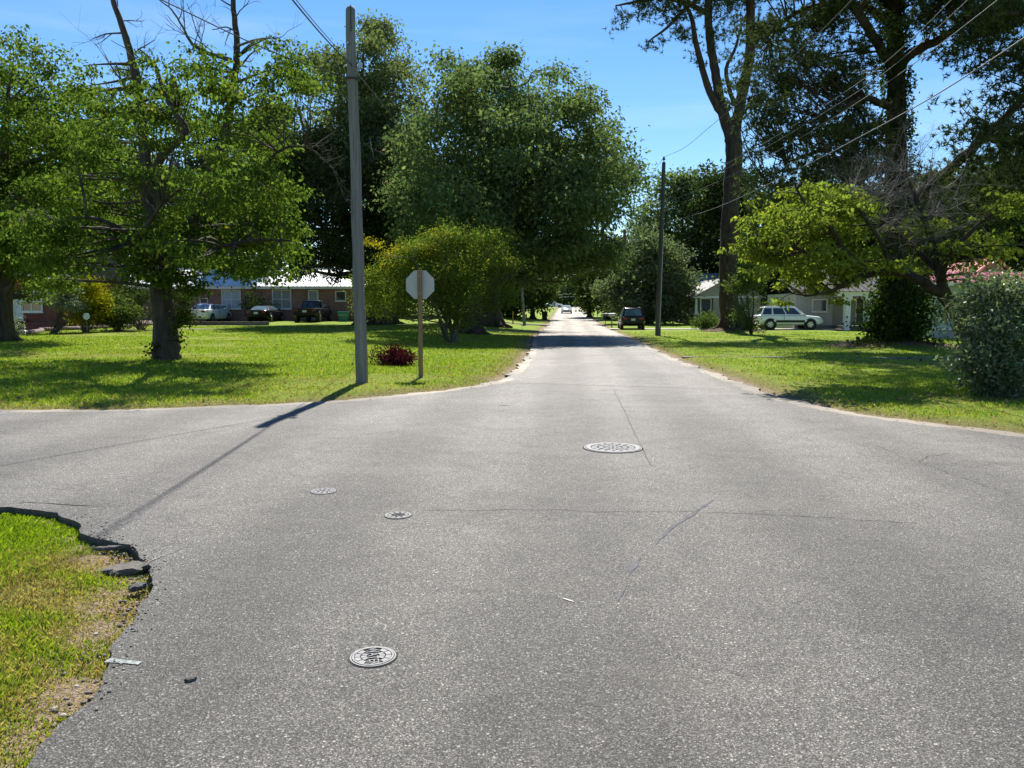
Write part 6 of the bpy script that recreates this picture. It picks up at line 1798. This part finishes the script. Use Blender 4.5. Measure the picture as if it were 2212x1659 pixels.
for i, (y0, y1) in enumerate([(566, 586), (570, 592), (576, 598)]):
    wire('power_line', ['upper', 'middle', 'lower'][i] + ' wire crossing above the far road from the brown pole', [PBR + Vector((0, 0, -2.6 - i * .35)), at(1260, y0 + 14, 84), at(1140, y1 + 8, 84)], .022, M_WIRE_L, 'wires over the far road')
for i, y0 in enumerate([640, 646]):
    wire('power_line', ['upper', 'lower'][i] + ' wire spanning the far junction', [at(1140, y0 - 2, 200), at(1210, y0 - 4, 200), at(1280, y0 - 8, 200)], .03, M_WIRE_L, 'wires at the far junction')

# ------------------------------------------------------------------ mailboxes, posts, bin, far sign
def mailbox(label, px, py, Y, h, postm, post_w, boxm, rz):
    t = thing('mailbox', label, 'mailbox', gx(px, Y), rz)
    MB().box(-post_w / 2, post_w / 2, -post_w / 2, post_w / 2, -.3, h).build('post', postm, t)
    pr = [(-.11, 0), (.11, 0), (.11, .15)] + [(.11 * math.cos(a), .15 + .11 * math.sin(a)) for a in (.5, 1.0, 1.57, 2.14, 2.64)] + [(-.11, .15)]
    o = MB().prism([(a, h + z) for a, z in pr], -.28, .28, 'y').build('box', boxm, t)
    MB().box(.115, .13, -.1, .05, h + .1, h + .16).build('flag', M_TAIL, t)
    MB().prism([(a * 1.03, h + z * 1.03) for a, z in pr], -.295, -.281, 'y').build('door', boxm, t)
    MB().box(-.05, .05, -.25, .25, h - .05, h - .001).build('shelf', postm, t)
    return t
mailbox('dark mailbox on a thin post, farther of the pair by the road', 1306, 689, 76, .95, M_BLKPL, .06, plain('mailbox_dark', (.10, .10, .10), .4), R(86))
mailbox('pale mailbox on a yellowish wooden post, nearer of the pair', 1320, 704, 69, 1.0, M_POST, .10, plain('mailbox_pale', (.45, .45, .44), .35, .3), R(86))
b = G(1108, 700)
t = thing('marker_post', 'short yellowish marker post in the left verge beyond the oaks', 'post', b)
MB().box(-.06, .06, -.06, .06, -.2, 1.0).build('post', M_POST, t)
MB().box(-.07, .07, -.07, .07, 1.0, 1.06).build('cap', plain('yellow_paint', (.50, .36, .04), .5), t)
b = gx(1181, 97)
t = thing('trash_bin', 'dark wheeled trash bin left of the far road', 'bin', (b.x - .3, b.y, b.z))
MB().add([(-.27, -.3, .06), (.27, -.3, .06), (.27, .3, .06), (-.27, .3, .06), (-.36, -.38, 1.0), (.36, -.38, 1.0), (.36, .4, 1.0), (-.36, .4, 1.0)], [(0, 1, 5, 4), (1, 2, 6, 5), (2, 3, 7, 6), (3, 0, 4, 7), (0, 3, 2, 1), (4, 5, 6, 7)]).build('body', M_BLKPL, t, bevel=.02)
MB().box(-.39, .39, -.42, .44, 1.003, 1.09).build('lid', M_BLKPL, t, bevel=.03)
for s in (-1, 1): MB().cyl((s * .30, .32, .12), (s * .36, .32, .12), .12, .12, 14).build('wheel', M_TYRE, t)
MB().cyl((-.3, .47, .98), (.3, .47, .98), .02).build('handle', M_BLKPL, t)
b = gx(745, 63.5)
t = thing('teal_bin', 'teal plastic bin with a lid beside the dark pickup', 'bin', b)
M_TEAL = plain('teal_plastic', (.03, .22, .24), .4)
MB().add([(-.3, -.25, 0), (.3, -.25, 0), (.3, .25, 0), (-.3, .25, 0), (-.38, -.32, .75), (.38, -.32, .75), (.38, .32, .75), (-.38, .32, .75)], [(0, 1, 5, 4), (1, 2, 6, 5), (2, 3, 7, 6), (3, 0, 4, 7), (0, 3, 2, 1)]).build('body', M_TEAL, t)
MB().box(-.42, .42, -.36, .36, .752, .82).build('lid', M_TEAL, t, bevel=.02)
MB().cyl((-.36, -.37, .55), (.36, -.37, .55), .02).build('handle', M_WHITE, t)

def textmesh(body, size, depth):
    cu = bpy.data.curves.new('lettering', 'FONT')
    cu.body = body; cu.size = size; cu.extrude = depth; cu.align_x = 'CENTER'; cu.align_y = 'CENTER'; cu.resolution_u = 3
    tmp = bpy.data.objects.new('lettering', cu); COL.objects.link(tmp)
    dg = bpy.context.evaluated_depsgraph_get(); dg.update()
    me = bpy.data.meshes.new_from_object(tmp.evaluated_get(dg))
    bpy.data.objects.remove(tmp); bpy.data.curves.remove(cu)
    return me
b = gx(1253, 196); b.z = tz(b.x, 196)
t = thing('stop_sign', 'small red stop sign at the far junction', 'sign', b)
hs = at(1253, 652, 196).z - b.z
MB().box(-.04, .04, .02, .10, -.3, hs + .3).build('post', M_GALV, t)
oc = [(.42 / math.cos(R(22.5)) * math.cos(R(22.5 + 45 * i)), hs + .42 / math.cos(R(22.5)) * math.sin(R(22.5 + 45 * i))) for i in range(8)]
MB().prism(oc, .0, .015, 'y').build('plate', plain('sign_red_far', (.55, .03, .03), .4), t)
o = link('lettering', textmesh('STOP', .30, .002), M_WHITE, t); o.location = (0, -.006, hs); o.rotation_euler = (R(90), 0, 0)
b = gx(1268, 215); 
t = thing('white_shed', 'small pale shed beyond the far stop sign', 'shed', (b.x, 216, tz(b.x, 216)))
MB().box(-1.6, 1.6, 0, 3, -.3, 2.5).build('wall', M_PALE, t)
MB().add([(-1.9, -.2, 2.4), (1.9, -.2, 2.4), (1.9, 3.2, 2.4), (-1.9, 3.2, 2.4), (-1.9, 1.5, 3.4), (1.9, 1.5, 3.4)], [(0, 1, 5, 4), (3, 4, 5, 2), (0, 4, 3), (1, 2, 5)]).build('roof', M_GREYROOF, t)
MB().box(-.5, .5, -.03, .0, -.1, 1.95).build('door', M_WHITE, t)

# ------------------------------------------------------------------ manhole and valve covers
M_IRON = plain('worn_iron', (.20, .197, .195), .65, .15, vary=.25, vscale=40)
M_IRON_D = plain('dark_iron', (.035, .033, .031), .7, .3, vary=.3, vscale=40)
def ring(mb, r0, r1, z0, z1, n=48):
    vs = []
    for i in range(n):
        a = 2 * math.pi * i / n; c, s = math.cos(a), math.sin(a)
        vs += [(r0 * c, r0 * s, z1), (r1 * c, r1 * s, z1), (r1 * c, r1 * s, z0), (r0 * c, r0 * s, z0)]
    F = []
    for i in range(n):
        a = 4 * i; b_ = 4 * ((i + 1) % n)
        F += [(a, a + 1, b_ + 1, b_), (a + 1, a + 2, b_ + 2, b_ + 1), (a + 3, a, b_, b_ + 3)]
    mb.add(vs, F)
def arcblock(mb, r0, r1, a0, a1, z0, z1, n=5):
    vs = []
    for i in range(n + 1):
        a = a0 + (a1 - a0) * i / n; c, s = math.cos(a), math.sin(a)
        vs += [(r0 * c, r0 * s, z1), (r1 * c, r1 * s, z1), (r1 * c, r1 * s, z0), (r0 * c, r0 * s, z0)]
    F = []
    for i in range(n):
        a = 4 * i; b_ = a + 4
        F += [(a, a + 1, b_ + 1, b_), (a + 1, a + 2, b_ + 2, b_ + 1), (a + 3, a, b_, b_ + 3)]
    F += [(0, 3, 2, 1), (4 * n, 4 * n + 1, 4 * n + 2, 4 * n + 3)]
    mb.add(vs, F)
# big manhole
b = G(1324, 968)
t = thing('manhole_cover', 'large round iron manhole cover in the middle of the junction', 'manhole cover', (b.x, b.y, .001), .3)
Rm = .325
mb = MB(); mb.cyl((0, 0, -.02), (0, 0, .002), Rm + .014, Rm + .014, 48); mb.build('surround', M_CRACK, t)
mb = MB(); ring(mb, Rm * .955, Rm, -.01, .008); mb.build('frame', M_IRON, t)
lid = MB().cyl((0, 0, -.01), (0, 0, .004), Rm * .945, Rm * .945, 48).build('lid', M_IRON_D, t)
mb = MB(); ring(mb, Rm * .78, Rm * .93, .0, .011); mb.build('rim', M_IRON, lid)
def pads(parent, r0, r1, n, gap, z1, mat, off=0):
    pm = None
    for i in range(n):
        if pm is None:
            mb = MB(); arcblock(mb, r0, r1, gap / ((r0 + r1) / 2) / 2, 2 * math.pi / n - gap / ((r0 + r1) / 2) / 2, .0, z1)
            pm = mb.build('pad', mat, parent); o = pm
        else:
            o = pm.copy(); COL.objects.link(o); o.parent = parent
        o.rotation_euler = (0, 0, off + i * 2 * math.pi / n)
pads(lid, Rm * .56, Rm * .74, 16, .022, .010, M_IRON)
pads(lid, Rm * .34, Rm * .50, 10, .022, .010, M_IRON, .2)
pads(lid, Rm * .17, Rm * .29, 6, .02, .010, M_IRON, .1)
mb = MB(); ring(mb, Rm * .06, Rm * .12, .0, .010, 20); mb.build('boss', M_IRON, lid)
def valve(label, px, py, r, rz, text=None, tilt=(0, 0), dark=False):
    b = G(px, py)
    t = thing('valve_cover', label, 'valve cover', (b.x, b.y, .0005), rz)
    t.rotation_euler = (tilt[0], tilt[1], rz)
    MB().cyl((0, 0, -.03), (0, 0, .0015), r + .007, r + .007, 40).build('surround', M_CRACK, t)
    mb = MB(); ring(mb, r * .93, r, -.02, .006, 40); mb.build('frame', M_IRON, t)
    lid = MB().cyl((0, 0, -.02), (0, 0, .002), r * .91, r * .91, 40).build('lid', M_IRON_D, t)
    mb = MB(); ring(mb, r * .82, r * .90, .0, .008, 40); mb.build('rim', M_IRON, lid)
    if text:
        # outer pads, left clear in the middle band for the word
        for i in range(12):
            a0 = 2 * math.pi * i / 12; am = a0 + math.pi / 12
            if abs(math.sin(am)) < .3: continue
            mb = MB(); arcblock(mb, r * .56, r * .79, a0 + .04, a0 + 2 * math.pi / 12 - .04, 0, .007, 4); mb.build('pad', M_IRON, lid)
        for s in (-1, 1):
            for k in range(3):
                a0 = s * math.pi / 2 - .75 + k * .5
                mb = MB(); arcblock(mb, r * .28, r * .51, a0 + .05, a0 + .45, 0, .007, 3); mb.build('pad', M_IRON, lid)
        o = link('lettering', textmesh(text, r * .60, .003), M_IRON, lid); o.location = (0, -.0, .004); o.scale = (.82, 1, 1)
    else:
        pads(lid, r * .52, r * .77, 10, .012, .007, M_IRON)
        pads(lid, r * .18, r * .44, 6, .012, .007, M_IRON if not dark else M_IRON_D, .25)
    return t
valve('small round iron cover lettered WATER in the near road', 806, 1420, .103, R(-78), 'WATER')
valve('small bright worn valve cover, farther left of the pair', 699, 1062, .105, R(20), None, (R(1), 0))
valve('small darker valve cover, nearer right of the pair', 860, 1114, .10, R(50), None, (0, 0), True)

# ------------------------------------------------------------------ pine straw and cones under the pines
def mulch(name, c, r, seed):
    g = np.random.default_rng(seed)
    n = 40; V = []; F = []
    rings = 6
    V.append((c.x, c.y, float(ground_z(np.array([c.x]), np.array([c.y]), np.array([5.]))[0]) + .03))
    for k in range(1, rings + 1):
        for i in range(n):
            a = 2 * math.pi * i / n
            rr_ = r * k / rings * (1 + .18 * math.sin(3 * a + seed) + .1 * math.sin(7 * a))
            x, y = c.x + rr_ * math.cos(a), c.y + rr_ * .8 * math.sin(a)
            z = float(ground_z(np.array([x]), np.array([y]), np.array([5.]))[0]) + (.03 if k < rings else -.03) + g.normal(0, .012)
            V.append((x, y, z))
    for i in range(n): F.append((0, 1 + i, 1 + (i + 1) % n))
    for k in range(rings - 1):
        for i in range(n):
            a = 1 + k * n + i; b_ = 1 + k * n + (i + 1) % n
            F.append((a, a + n, b_ + n, b_))
    o = MB().add(V, F).build(name, M_STRAW, recalc=False)
    tag(o, kind='structure')
    m_ = 5000
    rr_ = r * 1.15 * np.sqrt(g.random(m_)); aa = g.uniform(0, 2 * np.pi, m_)
    x = c.x + rr_ * np.cos(aa); y = c.y + rr_ * .85 * np.sin(aa)
    z = ground_z(x, y, np.full(m_, 5.)) + .035
    d = unit(np.c_[g.normal(0, 1, (m_, 2)), g.normal(.15, .25, m_)])
    s = unit(np.cross(d, [0, 0, 1.])) * .008
    b_ = np.c_[x, y, z]
    V = np.stack([b_ - s, b_ + s, b_ + d * .2], 1).reshape(-1, 3)
    o = link('pine_straw', npmesh('pine_straw', V, None, np.arange(m_)[:, None] * 3 + np.arange(3)[None]), M_STRAWB)
    return tag(o, 'tan fallen pine straw around the ' + ('forked pine' if seed == 3 else 'ivy-clad pine'), 'pine straw', kind='stuff')
M_STRAW = plain('pine_straw_bed', (.13, .085, .055), .95, vary=.4, vscale=16, bumpy=.8)
M_STRAWB = plain('pine_straw', (.22, .14, .085), .8, vary=.4, vscale=30)
mulch('mulch_bed', pI, 1.9, 3)
mulch('mulch_bed', pJ, 2.2, 4)
pc = None
for px, py in [(1700, 742), (1790, 752), (1850, 768), (1905, 770), (1960, 776), (1810, 740), (1760, 735), (1990, 782), (1880, 758)]:
    b = G(px, py)
    if pc is None:
        mb = MB()
        for k in range(6):
            z = .01 + k * .02; r = [.03, .045, .048, .042, .032, .018][k]
            for i in range(8):
                a = 2 * math.pi * (i + .5 * (k % 2)) / 8
                c, s = math.cos(a), math.sin(a)
                mb.add([(c * .01, s * .01, z), (c * r - s * .012, s * r + c * .012, z + .012), (c * (r + .008), s * (r + .008), z + .024), (c * r + s * .012, s * r - c * .012, z + .012)], [(0, 1, 2, 3)])
        o = mb.build('pine_cone', plain('cone_brown', (.07, .045, .03), .9), recalc=False); pc = o
    else:
        o = pc.copy(); COL.objects.link(o)
    z = float(ground_z(np.array([b.x]), np.array([b.y]), np.array([3.]))[0])
    o.location = (b.x, b.y, z + .035); o.rotation_euler = (R(80), 0, random.uniform(0, 6)); o.scale = (.75,) * 3
    tag(o, 'small fallen brown pine cone on the shaded right lawn', 'pine cone', 'pine cones on the right lawn')

# ------------------------------------------------------------------ litter: fallen leaves on the lawns, grit along the broken edge
g = np.random.default_rng(500)
m_ = 2600
y = ysample(m_, 9.5, 34, -1.05); u = g.uniform(-.66, .68, m_); x = u * y
sd_ = seg_sd(np.c_[x, y]); ok = sd_ > -.25; x, y, sd_ = x[ok], y[ok], sd_[ok]
z = np.where(sd_ > 0, ground_z(x, y, np.maximum(sd_, .02)) + .045, terr(x, y) + .006)
V, Q = broad(g, np.c_[x, y, z], 1, .001, .075, .04, 2.2, .1, 0)
o = link('fallen_leaves', npmesh('fallen_leaves', V, Q), leafmat('dry_leaf', (.10, .065, .035), (.20, .14, .075), (.33, .26, .15), trans=.2, spec=.1))
tag(o, 'scattered dry brown leaves lying on the lawns', 'leaves', kind='stuff')
# crumbs of pavement and soil where the near edge has broken away
eb = np.array([(p.x, p.y) for p in P2(near_edge[3:22])])
m_ = 900
i = g.integers(0, len(eb) - 1, m_); t = g.random((m_, 1))
q = eb[i] * (1 - t) + eb[i + 1] * t + g.normal(0, 1, (m_, 2)) * np.array([.10, .06])
w_ = np.exp(-((q[:, 0] + 2.3) ** 2 + (q[:, 1] - 4.8) ** 2) / .5)
q = q[g.random(m_) < .25 + .75 * w_]
sdq = seg_sd(q)
q = q[sdq > -.12]; sdq = seg_sd(q); m_ = len(q)
z = np.where(sdq > 0, ground_z(q[:, 0], q[:, 1], np.maximum(sdq, .02)) + .004, .003)
s_ = g.uniform(.004, .016, m_) * np.where(sdq > 0, 1.2, .6)
oct_ = np.array([(1, 0, 0), (-1, 0, 0), (0, 1, 0), (0, -1, 0), (0, 0, .7), (0, 0, -.7)])
V = np.c_[q, z][:, None] + oct_[None] * s_[:, None, None] * g.uniform(.6, 1.4, (m_, 6, 1))
tf = np.array([(0, 2, 4), (2, 1, 4), (1, 3, 4), (3, 0, 4), (2, 0, 5), (1, 2, 5), (3, 1, 5), (0, 3, 5)])
T = (np.arange(m_)[:, None, None] * 6 + tf[None]).reshape(-1, 3)
mg, ntg, bsg = newmat('grit')
gg = ntg.nodes.new('ShaderNodeNewGeometry')
ntg.links.new(ramp(ntg, gg.outputs['Random Per Island'], [(0, (.06, .057, .053)), (.5, (.14, .13, .115)), (.85, (.26, .22, .17)), (1, (.42, .40, .36))]), bsg.inputs['Base Color'])
bsg.inputs['Roughness'].default_value = .9
o = link('gravel', npmesh('gravel', V.reshape(-1, 3), None, T), mg)
tag(o, 'loose crumbs of pavement and grit along the broken near edge', 'gravel', kind='stuff')
